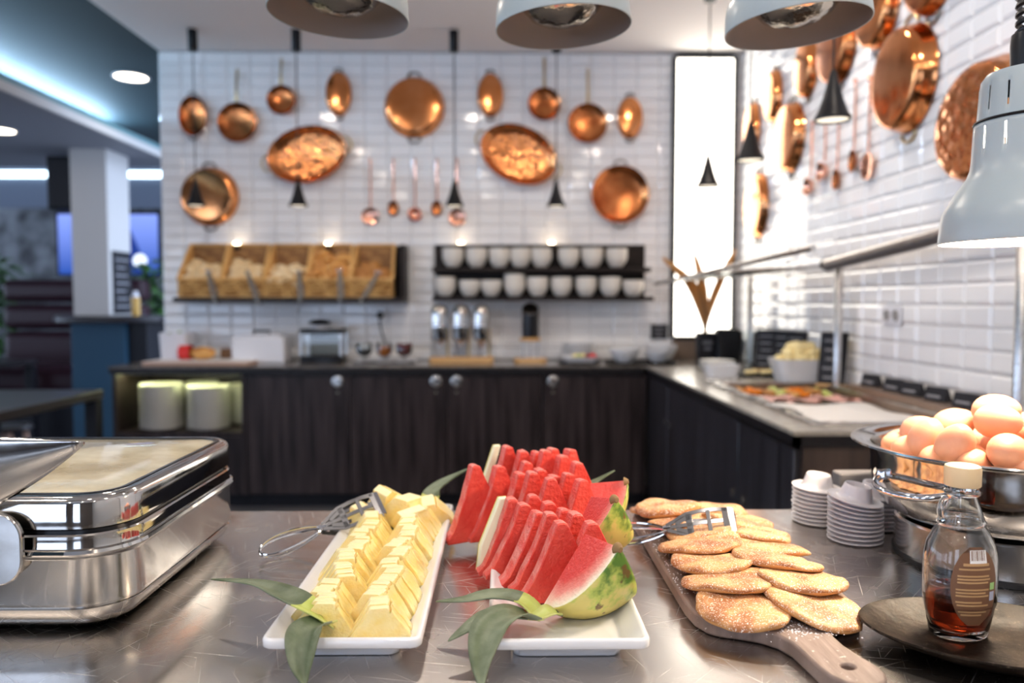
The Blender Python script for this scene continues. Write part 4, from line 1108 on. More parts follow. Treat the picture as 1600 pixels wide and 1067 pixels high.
# tall slate vase with dried leaves
t = thing('slate_vase', 'black slate vase with chalk marks in front of the lit panel', 'vase', (1.245, 4.72, TOP))
MB().loops([rrect(-.048, .048, -.045, .045, .008, 0), rrect(-.054, .054, -.05, .05, .008, .20), rrect(-.046, .046, -.042, .042, .006, .20), rrect(-.044, .044, -.04, .04, .006, .03)]).build('vase', M['slate'], t)
mb = MB().box(-.03, .03, -.0525, -.049, .13, .15).box(-.02, .025, -.052, -.048, .095, .112)
mb.build('chalk_mark', M['chalk'], t)['kind'] = 'stuff'
def dry_leaf(pts, wid, label):
    t = thing('dried_leaf', label, 'dried leaf', pts[0])
    P = spline([Vector(p) - Vector(pts[0]) for p in pts], 12); mb = MB()
    vs, fs = [], []
    for i, p in enumerate(P):
        v = i / 11; w = wid * (.22 + .78 * max(0, math.sin(PI * min(1, max(0, (v - .26) / .74)))) ** .8) if v > .26 else wid * .22
        vs += [p + Vector((-w, .0, 0)), p + Vector((0, -.006, .0)), p + Vector((w, 0, 0))]
    for i in range(11):
        for k in (0, 1): fs.append((i * 3 + k, i * 3 + k + 1, i * 3 + 4 + k, i * 3 + 3 + k))
    mb.add(vs, fs).build('blade', M['reed'], t, solid=.003, fix=False)
b0 = (1.245, 4.72, TOP + .05)
dry_leaf([b0, (1.23, 4.72, 1.15), (1.15, 4.71, 1.36), (.975, 4.70, 1.52)], .042, 'dried tan leaf in the slate vase leaning far left')
dry_leaf([b0, (1.243, 4.72, 1.15), (1.22, 4.72, 1.36), (1.168, 4.72, 1.555)], .028, 'dried tan leaf standing upright in the slate vase')
dry_leaf([b0, (1.255, 4.72, 1.15), (1.32, 4.71, 1.36), (1.415, 4.70, 1.57)], .028, 'dried tan leaf in the slate vase leaning right')

# ------------------------------------------------------------------ things on the right counter
t = thing('cooled_well', 'recessed brown steel well with cold cuts in the right counter', 'food well', (1.2425, 3.01, TOP))
mb = MB()
for a in ((-.257, .257, -.609, -.592), (-.257, .257, .592, .609), (-.257, -.24, -.592, .592), (.24, .257, -.592, .592)):
    mb.box(a[0], a[1], a[2], a[3], -.085, .0)
mb.build('wall', M['bronze_frame'], t)
MB().box(-.257, .257, -.609, .609, -.089, -.085).build('floor', M['bronze_frame'], t)
mb = MB()
for a in ((-.277, -.235, -.625, .625), (.235, .262, -.625, .625), (-.235, .235, -.625, -.588), (-.235, .235, .588, .625)):
    mb.box(a[0], a[1], a[2], a[3], .0008, .008)
mb.build('frame', M['steel2'], t, bevel=.002)
MB().box(.246, .336, -.62, .30, .0082, .034).build('splash_strip', M['bronze_frame'], t, bevel=.002)
MB().box(-.238, .238, -.590, .28, -.084, -.040).build('ice_tray', M['steel2'], t, bevel=.004)
t = thing('food_cloth', 'white cloth spread over the near part of the cooled well', 'cloth', (1.2425, 2.86, TOP - .040))
MB().grid(lambda u, v: (-.228 + .456 * u, -.425 + .66 * v, .014 + .005 * math.sin(9 * u + 3 * v) * math.sin(11 * v)), 18, 22).build('cloth', M['cloth'], t, solid=.003, fix=False)
HM = [MB().grid(lambda u, v, s=s: ((.055 + .004 * math.sin(7 * u * s)) * math.sqrt(v) * math.cos(2 * PI * u), .045 * math.sqrt(v) * math.sin(2 * PI * u), .006 * math.sin(10 * u + s) * v), 14, 4, cu=True).mesh('ham_slice', M['ham']) for s in (1, 2)]
rr = random.Random(5)
for k in range(14):
    o = inst('ham_slice', HM[k % 2], None, (1.06 + (k % 7) * .060, 3.14 + (k // 7) * .06, TOP - .018 + (k % 2) * .006), (0, 0, rr.uniform(0, 6)))
    tag(o, 'pink slice of cold meat behind the white cloth in the cooled well', 'cold meat', 'cold meat slices in the well')
OM = [roll_mesh('roast_vegetable', m, .024, .02, .016, s) for m, s in (('roll_gold', 1), ('jam_o', 2), ('roll_dark', 3), ('leaf_base', 4))]
t = thing('food_dish', 'brown oval dish of roasted vegetables at the far end of the well', 'dish', (1.2425, 3.42, TOP - .0845))
MB().loops([rrect(-.19, .19, -.09, .09, .05, 0), rrect(-.222, .222, -.125, .125, .06, .06), rrect(-.215, .215, -.118, .118, .055, .06), rrect(-.18, .18, -.08, .08, .05, .01)]).build('dish', M['bronze_frame'], t)
for k in range(40):
    o = inst('roast_vegetable', OM[k % 4], None, (1.065 + (k % 8) * .051 + rr.uniform(-.008, .008), 3.34 + (k // 8) * .036 + rr.uniform(-.006, .006), TOP - .020 + rr.uniform(-.006, .012)), (0, 0, rr.uniform(0, 6)))
    tag(o, 'orange roasted vegetable piece in the brown dish of the cooled well', 'vegetable', 'roasted vegetable pieces in the well')
for k, (y, L_) in enumerate(((2.62, 'nearest'), (2.95, 'second nearest'), (3.28, 'third'), (3.55, 'furthest'))):
    t = thing('serving_fork', 'steel serving utensil lying on the front rim of the well, %s one' % L_, 'utensil', (.985, y, TOP + .0085))
    MB().tube([(0, -.10, .006), (.004, .0, .012), (.002, .07, .006)], [.006, .004, .004], 8).build('handle', M['steel2'], t)
    MB().loops([[(-.012, .07, .004), (.012, .07, .004), (.012, .07, .006), (-.012, .07, .006)], [(-.018, .11, .0), (.018, .11, .0), (.018, .11, .003), (-.018, .11, .003)], [(-.012, .14, .004), (.012, .14, .004), (.012, .14, .006), (-.012, .14, .006)]]).build('head', M['steel2'], t)
t = thing('white_roll_dish', 'low white oblong dish on the right counter front edge', 'dish', (1.13, 3.96, TOP))
MB().loops([rrect(-.075, .075, -.05, .05, .03, .0), rrect(-.09, .09, -.065, .065, .035, .065), rrect(-.082, .082, -.057, .057, .03, .065), rrect(-.06, .06, -.04, .04, .02, .012)]).build('dish', M['white_ceramic'], t)
t = thing('dark_dish_mat', 'flat black dish with small pale items behind the white oblong dish', 'dish', (1.34, 4.02, TOP))
MB().loops([rrect(-.10, .12, -.10, .10, .03, 0), rrect(-.11, .13, -.11, .11, .03, .012), rrect(-.10, .12, -.10, .10, .025, .008)]).build('dish', M['black'], t)
for k in range(5):
    inst('portion_pack', roll_mesh('portion_pack', 'butter', .022, .018, .014, k), t, (-.06 + .04 * k, -.03 + .03 * (k % 2), .02))
t = thing('butter_bowl', 'white square bowl heaped with butter balls beside the well', 'bowl', (1.455, 3.74, TOP)); t.scale = (1.12, 1.12, 1.12)
MB().loops([rrect(-.095, .095, -.07, .07, .03, .0), rrect(-.128, .128, -.095, .095, .04, .10), rrect(-.121, .121, -.088, .088, .036, .10), rrect(-.085, .085, -.06, .06, .03, .012)]).build('bowl', M['white_ceramic'], t, loc=(0, 0, 0))
BM = [roll_mesh('butter_ball', 'butter', .027, .024, .022, s) for s in (1, 2, 3)]
for k in range(44):
    lay = 0 if k < 20 else (1 if k < 34 else 2)
    n = (20, 14, 10)[lay]; i = k - (0, 20, 34)[lay]
    a = i * 2.4; q = math.sqrt((i + .5) / n) * (1, .78, .5)[lay]
    o = inst('butter_ball', BM[k % 3], None, (1.455 + .112 * q * math.cos(a), 3.74 + .078 * q * math.sin(a), TOP + .110 + lay * .029 + rr.uniform(-.004, .004)), (rr.uniform(0, 3), rr.uniform(0, 3), 0))
    tag(o, 'pale butter ball heaped in the white square bowl', 'butter', 'butter balls in the white bowl')

def board_sign(x, y, w, h, label, rz=-70, lean=12, marks=5):
    t = thing('menu_sign', label, 'sign', (x, y, TOP), (0, 0, R(rz)))
    a = R(lean)
    p = MB().box(-w / 2, w / 2, -.008, .0, 0, h).build('slate', M['slate'], t, bevel=.002, rot=(-a, 0, 0))
    mb = MB()
    for k in range(marks):
        z = h * (.84 - .68 * k / max(1, marks - 1)); mb.box(-w * (.34 - .05 * (k % 3)), w * (.32 - .07 * ((k + 1) % 3)), -.0095, -.008, z - .005, z + .004)
    mb.build('chalk_mark', M['chalk'], p)['kind'] = 'stuff'
    MB().box(-w / 2, w / 2, -.02, .03, 0, .012).build('foot', M['wood_base'], t)
board_sign(1.47, 4.30, .13, .235, 'black chalk sign leftmost behind the butter bowl', -38)
board_sign(1.50, 4.13, .12, .235, 'black chalk sign in the middle behind the butter bowl', -38)
board_sign(1.515, 3.99, .11, .235, 'black chalk sign right behind the butter bowl, near the steel post', -40)
board_sign(1.50, 3.50, .13, .25, 'tall black chalk sign right of the steel post by the well', -50, 8)
t = thing('black_canister', 'black canister standing behind the far steel post', 'canister', (1.36, 4.66, TOP))
MB().loops([rrect(-.075, .075, -.06, .06, .03, 0), rrect(-.075, .075, -.06, .06, .03, .20), rrect(-.06, .06, -.045, .045, .025, .225)]).build('body', M['black'], t)
MB().tube([(.075, 0, .05), (.105, 0, .07), (.105, 0, .15), (.075, 0, .17)], .008, 8).build('handle', M['black_gloss'], t)
t = thing('cup_stack_tube', 'clear tall cup standing between the canister and the chalk signs', 'cup', (1.42, 4.45, TOP))
MB().lathe([(0, 0), (.03, 0), (.048, .22), (.045, .22), (.028, .006), (0, .006)], 24).build('cup', M['clear'], t)
for i in range(4):
    o = inst('salad_plate', PS, None, (1.215, 4.35, TOP + .001 + i * .0125)); tag(o, 'white plate in the low stack near the slate vase', 'plate', 'plates near the slate vase')
for k, (y, L_) in enumerate(((3.20, 'furthest'), (3.01, 'second furthest'), (2.875, 'third furthest'), (2.71, 'third nearest'), (2.535, 'second nearest'), (2.43, 'nearest'))):
    t = thing('place_card', 'small black label stand along the right wall, %s of six' % L_, 'label stand', (1.545, y, TOP + .0345), (0, 0, R(-78)))
    MB().loops([[(-.05, -.02, 0), (.05, -.02, 0), (.05, .018, 0), (-.05, .018, 0)], [(-.05, -.008, .05), (.05, -.008, .05), (.05, .0, .05), (-.05, .0, .05)]]).build('body', M['slate'], t, bevel=.002)
    MB().add([(-.035, -.0196, .012), (.03, -.0196, .012), (.03, -.0172, .022), (-.035, -.0172, .022)], [(0, 1, 2, 3)]).build('chalk_mark', M['chalk'], t, solid=.001, fix=False)

# ------------------------------------------------------------------ sneeze guard and heat bar over the right counter
def post(y, label, ztop=1.42):
    t = thing('steel_post', label, 'post', (1.515, y, TOP))
    MB().lathe([(0, 0), (.035, 0), (.035, .008), (.018, .012), (.018, .012)], 24).build('foot_plate', M['steel2'], t)
    MB().lathe([(.0175, .01), (.0175, ztop - TOP), (.015, ztop - TOP + .004), (0, ztop - TOP + .004)], 24).build('tube', M['steel2'], t)
    return t
post(4.72, 'thin steel post at the far end of the glass guard', 1.415)
post(3.47, 'steel post at the butter bowl holding the heat bar end', 1.405)
post(2.24, 'steel post nearest the eggs at the right edge', 1.455)
t = thing('heat_bar', 'long steel heat bar with a black end cap above the well', 'heat bar', (1.455, 3.47, 1.42))
d = Vector((.03, -1.33, .09))
MB().tube([(0, 0, 0), d], .023, 20).build('tube', M['steel2'], t)
MB().tube([d * -.012, d * .004], .0245, 20).build('end_cap', M['black'], t)
MB().tube([Vector((-.0, 0, -.012)) + d * .01, Vector((0, 0, -.012)) + d], .0215, 20).build('dark_underside', mat('dark_grey_bar_underside', (.075, .07, .075), .4), t)  # darker grey tube set just below the bar
for k in (.02, .92):
    MB().tube([d * k, d * k + Vector((.06, 0, -.02))], .008, 8).build('bracket', M['steel2'], t)
t = thing('glass_guard', 'sloping glass guard with a bright front rail above the right counter', 'glass guard', (0, 0, 0))
A, B_ = Vector((.93, 4.72, 1.358)), Vector((.945, 2.35, 1.415))
C_, D_ = Vector((1.49, 4.72, 1.412)), Vector((1.45, 3.50, 1.412))
MB().tube([A, A.lerp(B_, .5), B_], .010, 12).build('front_rail', M['steel2'], t)
MB().tube([C_, D_], .006, 10).build('rear_rail', M['steel2'], t)
E_ = A.lerp(B_, .515)
MB().add([A, E_, D_, C_], [(0, 1, 2, 3)]).build('glass_sheet', M['clear'], t, solid=.006, fix=False)
for p, q in ((A, C_), (E_, D_)):
    MB().tube([p, q], .005, 8).build('bracket', M['steel2'], t)

# ------------------------------------------------------------------ heat lamps over the buffet table
def heat_lamp(loc, label, lit, rot=(0, 0, 0)):
    t = thing('heat_lamp', label, 'heat lamp', loc, rot)
    per = 14; seg = per * 10
    low = [(.1150, 0), (.1155, .002), (.1130, .028), (.1105, .043), (.1060, .052), (.0960, .070), (.0860, .084), (.0790, .095), (.0750, .106), (.0735, .118), (.0728, .132), (.0712, .163), (.0705, .172)]
    sh = MB().lathe(low, seg, skip=lambda k, i: k == 10 and i % 10 == 0).build('shade', [M['lamp_grey'], M['lamp_in_lit' if lit else 'lamp_in']], t, solid=.0016, fix=False)
    md = sh.modifiers['solid']; md.offset = -1; md.material_offset = 1
    MB().lathe([(.0705, .172), (.0665, .174), (.0655, .186), (.0632, .219), (.0615, .230), (.056, .238), (.03, .243), (.027, .243)], seg, skip=lambda k, i: k == 2 and i % 10 == 0).build('cap', M['lamp_grey'], t, solid=.0016, fix=False)
    MB().lathe([(0, .1715), (.0655, .1715), (.0655, .1745), (0, .1745)], 40).build('light_blocker', M['black'], t)  # added hidden disc, keeps bulb light out of the upper slots
    MB().lathe([(.0715, .1695), (.0722, .171), (.0708, .1735)], 80).build('seam_ring', M['black'], t, fix=False)
    MB().lathe([(.027, .240), (.0275, .278), (.026, .292), (.018, .298), (0, .298)], 32).build('socket', M['rubber'], t)
    n = 420; top = CEIL - loc[2]
    turns = (top - .29) / .0125
    coil = [(.0180 * math.cos(2 * PI * turns * i / (n * 4)), .0180 * math.sin(2 * PI * turns * i / (n * 4)), .290 + (top - .308) * i / (n * 4)) for i in range(n * 4 + 1)]
    MB().tube(coil, .0042, 6).build('coiled_cord', M['rubber'], t)
    MB().tube([(0, 0, .29), (0, 0, top - .02)], .0012, 6).build('support_wire', M['iron'], t)
    MB().lathe([(0, top - .04), (.045, top - .04), (.05, top - .03), (.05, top - .001), (0, top - .001)], 28).build('canopy', M['white_plastic'], t)
    if lit:
        MB().lathe([(0, .022), (.03, .026), (.048, .040), (.05, .055), (.035, .085), (.02, .105), (.018, .13), (0, .13)], 32).build('bulb', M['bulb_hot'], t)
    else:
        MB().lathe([(0, .006), (.014, .0055), (.022, .010), (.036, .0105), (.055, .020), (.067, .034), (.070, .046), (.060, .078), (.035, .11), (.02, .13), (0, .13)], 40).build('bulb', M['bulb_off'], t)
        MB().lathe([(.071, .042), (.074, .046), (.071, .050)], 40).build('bulb_rim', M['chrome'], t)
    return t
heat_lamp((-.271, 1.31, 1.722), 'leftmost of the three unlit grey heat lamps at the top', False, (R(1), R(3), 0))
heat_lamp((.104, 1.34, 1.715), 'middle one of the three unlit grey heat lamps at the top', False, (0, R(-3), .3))
heat_lamp((.485, 1.29, 1.700), 'third unlit grey heat lamp, in front of the copper pans on the right wall', False, (0, R(-4), .1))
heat_lamp((.752, 1.10, 1.336), 'lit pale grey heat lamp hanging low over the bowl of eggs', True, (0, R(-1), .08))

# ------------------------------------------------------------------ chafing dish
cx0, cx1, cy0, cy1 = -1.02, -.437, .875, 1.285
t = thing('chafing_dish', 'polished steel chafing dish with steamed glass lid over scrambled egg', 'chafing dish', ((cx0 + cx1) / 2, (cy0 + cy1) / 2, TOP))
ax, ay = (cx1 - cx0) / 2, (cy1 - cy0) / 2
def rl(off, z, r=.062): return rrect(-ax, ax, -ay, ay, r, z, 10, off)
def skin(levels, cap0=False, cap1=False, r=.062): return MB().loops([rl(o, z, r) for o, z in levels], cap0, cap1)
skin([(.035, .003), (.020, .006), (.009, .015), (.003, .026), (.001, .032), (.003, .0335), (.003, .0345), (.0005, .036), (0, .040), (0, .090), (-.001, .092), (-.004, .0945), (-.0055, .098), (-.004, .1015), (0, .103), (.001, .106), (.001, .117), (.003, .119), (.012, .119)], True).build('body', M['steel'], t, angle=35)
skin([(.010, .112), (.010, .127)]).build('gasket', M['rubber'], t)
skin([(.012, .1235), (.003, .1240), (.001, .126), (.001, .155), (.004, .160), (.009, .1625), (.016, .1625), (.018, .160)]).build('lid_frame', M['steel'], t, angle=35)
skin([(.0175, .1585), (.018, .1635), (.022, .1635), (.0225, .1585)]).build('lid_seal', M['rubber'], t)
def dome(u, v):
    l = rrect(-ax, ax, -ay, ay, .062, 0, 10, .0222)
    return None
ls = []
base = rrect(-ax, ax, -ay, ay, .062, 0, 10, .0222)
for k in range(9):
    s = 1 - k / 8 * .98
    ls.append([(x * s, y * s, .1605 + .010 * (1 - s * s)) for x, y, _ in base])
MB().loops(ls, False, True).build('lid_glass', M['lid_glass'], t, solid=.0, fix=False)
inb = rrect(-ax, ax, -ay, ay, .055, 0, 10, .03)
ls = []
rr = random.Random(9)
for k in range(14):
    s = 1 - k / 13 * .985
    ls.append([(x * s, y * s, .146 + .006 * math.sin(23 * x * s + 4) * math.cos(31 * y * s) + .004 * math.sin(57 * x * s + 40 * y * s)) for x, y, _ in inb])
MB().loops([[(x, y, .10) for x, y, _ in inb]] + ls, True, True).build('scrambled_egg', M['scramble'], t, angle=80)
# crescent handle bent forward over the front of the lid, on a rounded bracket plate
def hand(u, v):
    q = u * 2 - 1
    zl = .118 + .112 * abs(q) ** 2.0; zu = .243 - .010 * q * q
    z = zl + (zu - zl) * v
    s = (z - .118) / .12
    w = .272
    return (q * w, -ay - .010 - .024 * s ** 1.3 - .012 * math.sin(PI * v) * (1 - q * q), z)
MB().grid(hand, 41, 12).build('lid_handle', M['steel'], t, solid=.003, fix=False, angle=60)
MB().prism([(p[0], p[1]) for p in rrect(-.185, .190, .066, .150, .03, 0, 8)], -ay - .016, -ay - .008, 'y').build('handle_bracket', M['steel'], t, bevel=.002)
for x in (-.2, .2):
    for y in (-.13, .13):
        MB().lathe([(0, 0), (.018, 0), (.018, .006), (0, .006)], 16).build('foot', M['rubber'], t, loc=(x, y, -.0005))

# ------------------------------------------------------------------ white trays
def tray(x0, x1, y0, y1, label):
    t = thing('serving_tray', label, 'tray', ((x0 + x1) / 2, (y0 + y1) / 2, TOP))
    a, b = (x1 - x0) / 2, (y1 - y0) / 2
    def q(o, z, r=.012): return rrect(-a, a, -b, b, r, z, 6, o)
    MB().loops([q(.030, 0, .04), q(.027, .001, .04), q(.025, .008, .038), q(.010, .0155), q(.002, .019), q(0, .021), q(0, .0275), q(.0015, .030), q(.004, .0305), q(.007, .029), q(.022, .0135, .035), q(.026, .012, .038)], True, True).build('dish', M['white_ceramic'], t, angle=50)
    return t
tray(-.256, -.086, .800, 1.350, 'long white porcelain tray holding the pineapple slices')
tray(-.016, .157, .795, 1.330, 'long white porcelain tray holding the watermelon slices')

# ------------------------------------------------------------------ pineapple
def pine_mesh(seed, th):
    r_ = random.Random(seed)
    hw, tw, hh = .0405 + r_.uniform(-.0015, .0015), .0105, .040 + r_.uniform(-.0012, .0012)
    # wedge section: broad base, narrow flat core edge, small notch beside the core, faintly curved flanks
    P = [(-hw, 0), (-hw + .003, -.001), (hw - .003, -.001), (hw, .001), (hw * .72, hh * .45), (hw * .46, hh * .74), (tw + .0035, hh * .92), (tw + .0015, hh * .80), (tw, hh * .97), (tw - .002, hh), (-tw, hh * .985), (-tw - .002, hh * .94), (-hw * .62, hh * .50)]
    mb = MB(); n = len(P); b = .0012
    def lp(y, s): 
        c = (0, hh * .4)
        return [(c[0] + (x - c[0]) * s, y, c[1] + (z - c[1]) * s) for x, z in P]
    mb.loops([lp(-th / 2, .96), lp(-th / 2 + b, 1), lp(th / 2 - b, 1), lp(th / 2, .96)])
    mb.mi = [0] * len(mb.f)
    for k in range(3):
        for i in (8, 9, 10): mb.mi[k * n + i] = 1
    return mb.mesh('pineapple_slice', [M['pineapple'], M['pineapple_top']], angle=30)
PM = [pine_mesh(s, .0098) for s in range(5)]
rr = random.Random(21)
for col, xc, lab, g in ((0, -.2045, 'pale yellow pineapple slice in the left row on the white tray', 'pineapple slices of the left row'),
                        (1, -.1395, 'pale yellow pineapple slice in the right row on the white tray', 'pineapple slices of the right row')):
    y = .838 if col == 0 else .828
    k = 0
    grp = 0
    while y < 1.205:
        n = rr.choice((4, 5, 6))
        yaw = rr.uniform(-.22, .22) + (.12 if col == 0 else -.10); dx = (-.004 if grp % 2 else .004)
        lean = rr.uniform(-.14, -.02); gs = rr.uniform(.95, 1.04)
        for i in range(n):
            o = inst('pineapple_slice', PM[rr.randrange(5)], None, (xc + dx + rr.uniform(-.0015, .0015) + math.sin(-yaw) * (i - n / 2) * .009, y, TOP + .0135 + .001), (lean + rr.uniform(-.012, .012), rr.uniform(-.02, .02) + (.06 if col == 0 else -.02), yaw + rr.uniform(-.02, .02)))
            o.scale = (.94, 1, gs + .016 * rr.random())
            tag(o, lab, 'pineapple', g)
            y += .0094
        y += .0012; grp += 1
CH = [pine_mesh(30 + s, .050) for s in range(3)]
for k, (x, y, z, rx, ry, rz, s, L_) in enumerate([
        (-.222, 1.245, .026, .25, -.25, .75, .95, 'thick pineapple chunk at the far end behind the tongs head'),
        (-.165, 1.262, .030, -.1, .2, -.35, 1.12, 'thick pineapple chunk in the middle of the far end of the tray'),
        (-.145, 1.215, .034, .15, .25, -.9, .85, 'slanted pineapple chunk with a pale core edge at the far end'),
        (-.118, 1.270, .030, .1, -.15, .15, .95, 'pineapple chunk at the far right end beside the green leaf'),
        (-.195, 1.300, .026, 0, 0, .5, 1.15, 'rearmost thick pineapple chunk on the white tray'),
        (-.196, 1.285, .062, .3, -.5, .8, .62, 'pineapple chunk perched highest at the far end of the tray')]):
    o = inst('pineapple_chunk', CH[k % 3], None, (x, y, TOP + z - .010), (rx, ry, rz)); o.scale = (s, s, s * 1.05)
    tag(o, L_, 'pineapple')

# ------------------------------------------------------------------ leaves of the pineapple crown
def crown_leaf(pts, wid, label, base=.18, fold=.35, side=(1, 0, 0)):
    t = thing('pineapple_leaf', label, 'leaf', pts[0])
    P = spline([Vector(p) - Vector(pts[0]) for p in pts], 22); vs, fs, mi = [], [], []
    m = len(P)
    for i, p in enumerate(P):
        v = i / (m - 1)
        w = wid * .86 * (1 - .15 * math.cos(2 * PI * v)) * (1 - max(0, (v - .35) / .65) ** 1.9) + .0004
        tg = (P[min(i + 1, m - 1)] - P[max(i - 1, 0)]).normalized()
        s = tg.cross(Vector((0, 0, 1)))
        if s.length < .35: s = Vector(side) - tg * tg.dot(Vector(side))
        s.normalize(); u = s.cross(tg).normalized()
        if u.z < 0 and abs(tg.z) < .9: u = -u
        for a in (-1, -.5, 0, .5, 1):
            vs.append(p + s * a * w + u * abs(a) ** 1.4 * w * fold)
    for i in range(m - 1):
        for k in range(4):
            fs.append((i * 5 + k, i * 5 + k + 1, i * 5 + 6 + k, i * 5 + 5 + k)); mi.append(1 if i / m < base else 0)
    mb = MB().add(vs, fs); mb.mi = mi
    mb.build('blade', [M['leaf'], M['leaf_base']], t, solid=.0016, fix=False, angle=60)
    return t
crown_leaf([(-.185, .835, .893), (-.213, .838, .912), (-.245, .86, .918), (-.29, .90, .917), (-.355, .93, .913)], .017, 'long green pineapple leaf pointing left off the pineapple tray', .30)
crown_leaf([(-.190, .828, .900), (-.2035, .808, .903), (-.207, .788, .898), (-.2035, .765, .880), (-.196, .752, .868)], .0185, 'grey-green pineapple leaf hanging over the front of the pineapple tray', .05, .5)
crown_leaf([(-.128, 1.315, .900), (-.118, 1.335, .918), (-.09, 1.345, .938), (-.058, 1.35, .958)], .021, 'green pineapple leaf at the far end of the pineapple tray', .22)
crown_leaf([(.040, .862, .893), (.022, .874, .905), (-.010, .885, .906), (-.045, .882, .903), (-.078, .887, .901)], .016, 'green pineapple leaf pointing left from the watermelon front', .25)
crown_leaf([(.034, .850, .894), (.012, .832, .907), (-.012, .805, .903), (-.022, .770, .886), (-.021, .745, .868)], .022, 'broad grey-green pineapple leaf drooping over the front of the watermelon tray', .04)
crown_leaf([(.030, .862, .890), (-.001, .850, .897), (-.030, .826, .897), (-.058, .806, .890)], .017, 'dull green pineapple leaf lying left under the broad drooping leaf', .05)
crown_leaf([(.038, .850, .894), (.055, .856, .899), (.068, .863, .893)], .015, 'short pale pineapple leaf pointing right on the watermelon tray', .7)
crown_leaf([(.125, 1.25, .925), (.135, 1.255, .942), (.158, 1.26, .955), (.186, 1.265, .972)], .012, 'slim grey-green leaf at the far right of the watermelon', .05)
crown_leaf([(.122, 1.24, .930), (.128, 1.245, .948), (.136, 1.25, .965)], .011, 'short leaf tip behind the watermelon at the far right', .05)

# ------------------------------------------------------------------ watermelon
def slice_mesh(seed, hl, hr, h, th):
    r_ = random.Random(seed)
    n = 10
    P = [(-hl, 0), (-hl * 1.02, h * .06)]
    for k in range(1, 7): f = k / 7; P.append((-hl * (1 - f) - .0055 * f + .0030 * math.sin(PI * f), h * f + .0))
    P += [(-.0065, h * .985), (-.003, h), (.003, h), (.0065, h * .982)]
    for k in range(6, 0, -1): f = k / 7; P.append((hr * (1 - f) + .0055 * f + .004 * math.sin(PI * f), h * f))
    P += [(hr * 1.02, h * .06), (hr, 0)]
    P = [(a + r_.uniform(-.0008, .0008), b + r_.uniform(-.0006, .0006)) for a, b in P]
    def lp(x, s): return [(x, a * s, .45 * h + (b - .45 * h) * s) for a, b in P]
    bv = .0018
    mb = MB().loops([lp(-th / 2, .965), lp(-th / 2 + bv, 1), lp(th / 2 - bv, 1), lp(th / 2, .965)])
    m = len(P); mb.mi = [0] * len(mb.f)
    for i in range(m): mb.mi[m + i] = 1
    return mb.mesh('watermelon_slice', [M['melon'], M['melon_pale']], angle=38)
SM = [slice_mesh(s, .050 + .002 * (s % 2), .048, .105 - .003 * (s % 3), .0200) for s in range(6)]
def melon_boat(pts, zbase, hs, yaw, labels, group=None, tilt=0):
    for k, ((x, y), L_) in enumerate(zip(pts, labels)):
        o = inst('watermelon_slice', SM[k % 6], None, (x, y, zbase), (rnd.uniform(-.05, .05), tilt + rnd.uniform(-.06, .06), R(yaw) + rnd.uniform(-.14, .14)))
        o.scale = (1, 1, hs / .105)
        tag(o, L_, 'watermelon')
names = ['first', 'second', 'third', 'fourth', 'fifth']
yawA = -72
melon_boat([(.015, 1.052), (.026, 1.032), (.041, 1.008), (.060, .976), (.068, .944)], TOP + .0145, .102, yawA, ['%s red watermelon slice from the left in the front row' % n for n in names])
melon_boat([(.046, 1.072), (.067, 1.050), (.084, 1.022), (.096, .990), (.108, .950)], TOP + .0145, .100, yawA, ['%s red watermelon slice in the second row, just behind the front slices' % n for n in names])
melon_boat([(-.042, 1.195), (-.006, 1.200), (.028, 1.178), (.046, 1.148), (.070, 1.116)], TOP + .0145, .118, yawA + 4, ['%s red watermelon slice from the left in the third row' % n for n in names])
melon_boat([(.034, 1.232), (.058, 1.205), (.079, 1.176), (.098, 1.148), (.114, 1.120)], TOP + .0145, .114, yawA + 4, ['%s red watermelon slice in the fourth row, behind the third row' % n for n in names])
melon_boat([(.010, 1.305), (.034, 1.282), (.056, 1.296), (.073, 1.262)], TOP + .0145, .128, yawA + 6, ['%s red watermelon slice in the rearmost row on the tray' % n for n in names[:4]])
melon_boat([(.088, 1.292), (.103, 1.252), (.122, 1.222), (.112, 1.280)], TOP + .0145, .125, yawA + 8, ['%s red watermelon slice at the right of the rear row' % n for n in names[:4]])

FL = melon_flesh('melon_cap_flesh', .078, .112, .112)
def melon_cap(loc, yaw, s, label, ang=30, L_=.078, RR_=.112, tilt=(0, 0)):
    t = thing('watermelon_end', label, 'watermelon', loc, (tilt[0], tilt[1], R(yaw)))
    nx, na = 12, 12
    def P(u, a, k=1.0):
        rad = RR_ * math.sqrt(max(0, 1 - u * u)) * k
        return (L_ * u * s, rad * math.sin(a) * s, -rad * math.cos(a) * s)
    us = [math.sin(PI / 2 * i / nx) for i in range(nx + 1)]
    al = [R(-ang + 2 * ang * j / na) for j in range(na + 1)]
    MB().add([P(u, a) for u in us for a in al], [(i * (na + 1) + j, i * (na + 1) + j + 1, (i + 1) * (na + 1) + j + 1, (i + 1) * (na + 1) + j) for i in range(nx) for j in range(na)]).build('rind', M['rind'], t, solid=.002, angle=60)
    mb = MB(); nr = 6
    for a in (al[0], al[-1]):
        vs = [P(u, a, k / nr * .985) for u in us for k in range(nr + 1)]
        mb.add(vs, [(i * (nr + 1) + k, i * (nr + 1) + k + 1, (i + 1) * (nr + 1) + k + 1, (i + 1) * (nr + 1) + k) for i in range(nx) for k in range(nr)])
    vs = [P(0, a, k / nr * .985) for a in al for k in range(nr + 1)]
    mb.add(vs, [(i * (nr + 1) + k, i * (nr + 1) + k + 1, (i + 1) * (nr + 1) + k + 1, (i + 1) * (nr + 1) + k) for i in range(na) for k in range(nr)])
    mb.build('flesh', FL, t, fix=False, smooth=False)
    MB().lathe([(0, .003), (.003, .0028), (.0055, 0), (.0075, -.004)], 12).build('stem_scar', M['stem'], t, loc=((L_ - .001) * s, 0, -.002), rot=(0, R(90), 0))
    return t
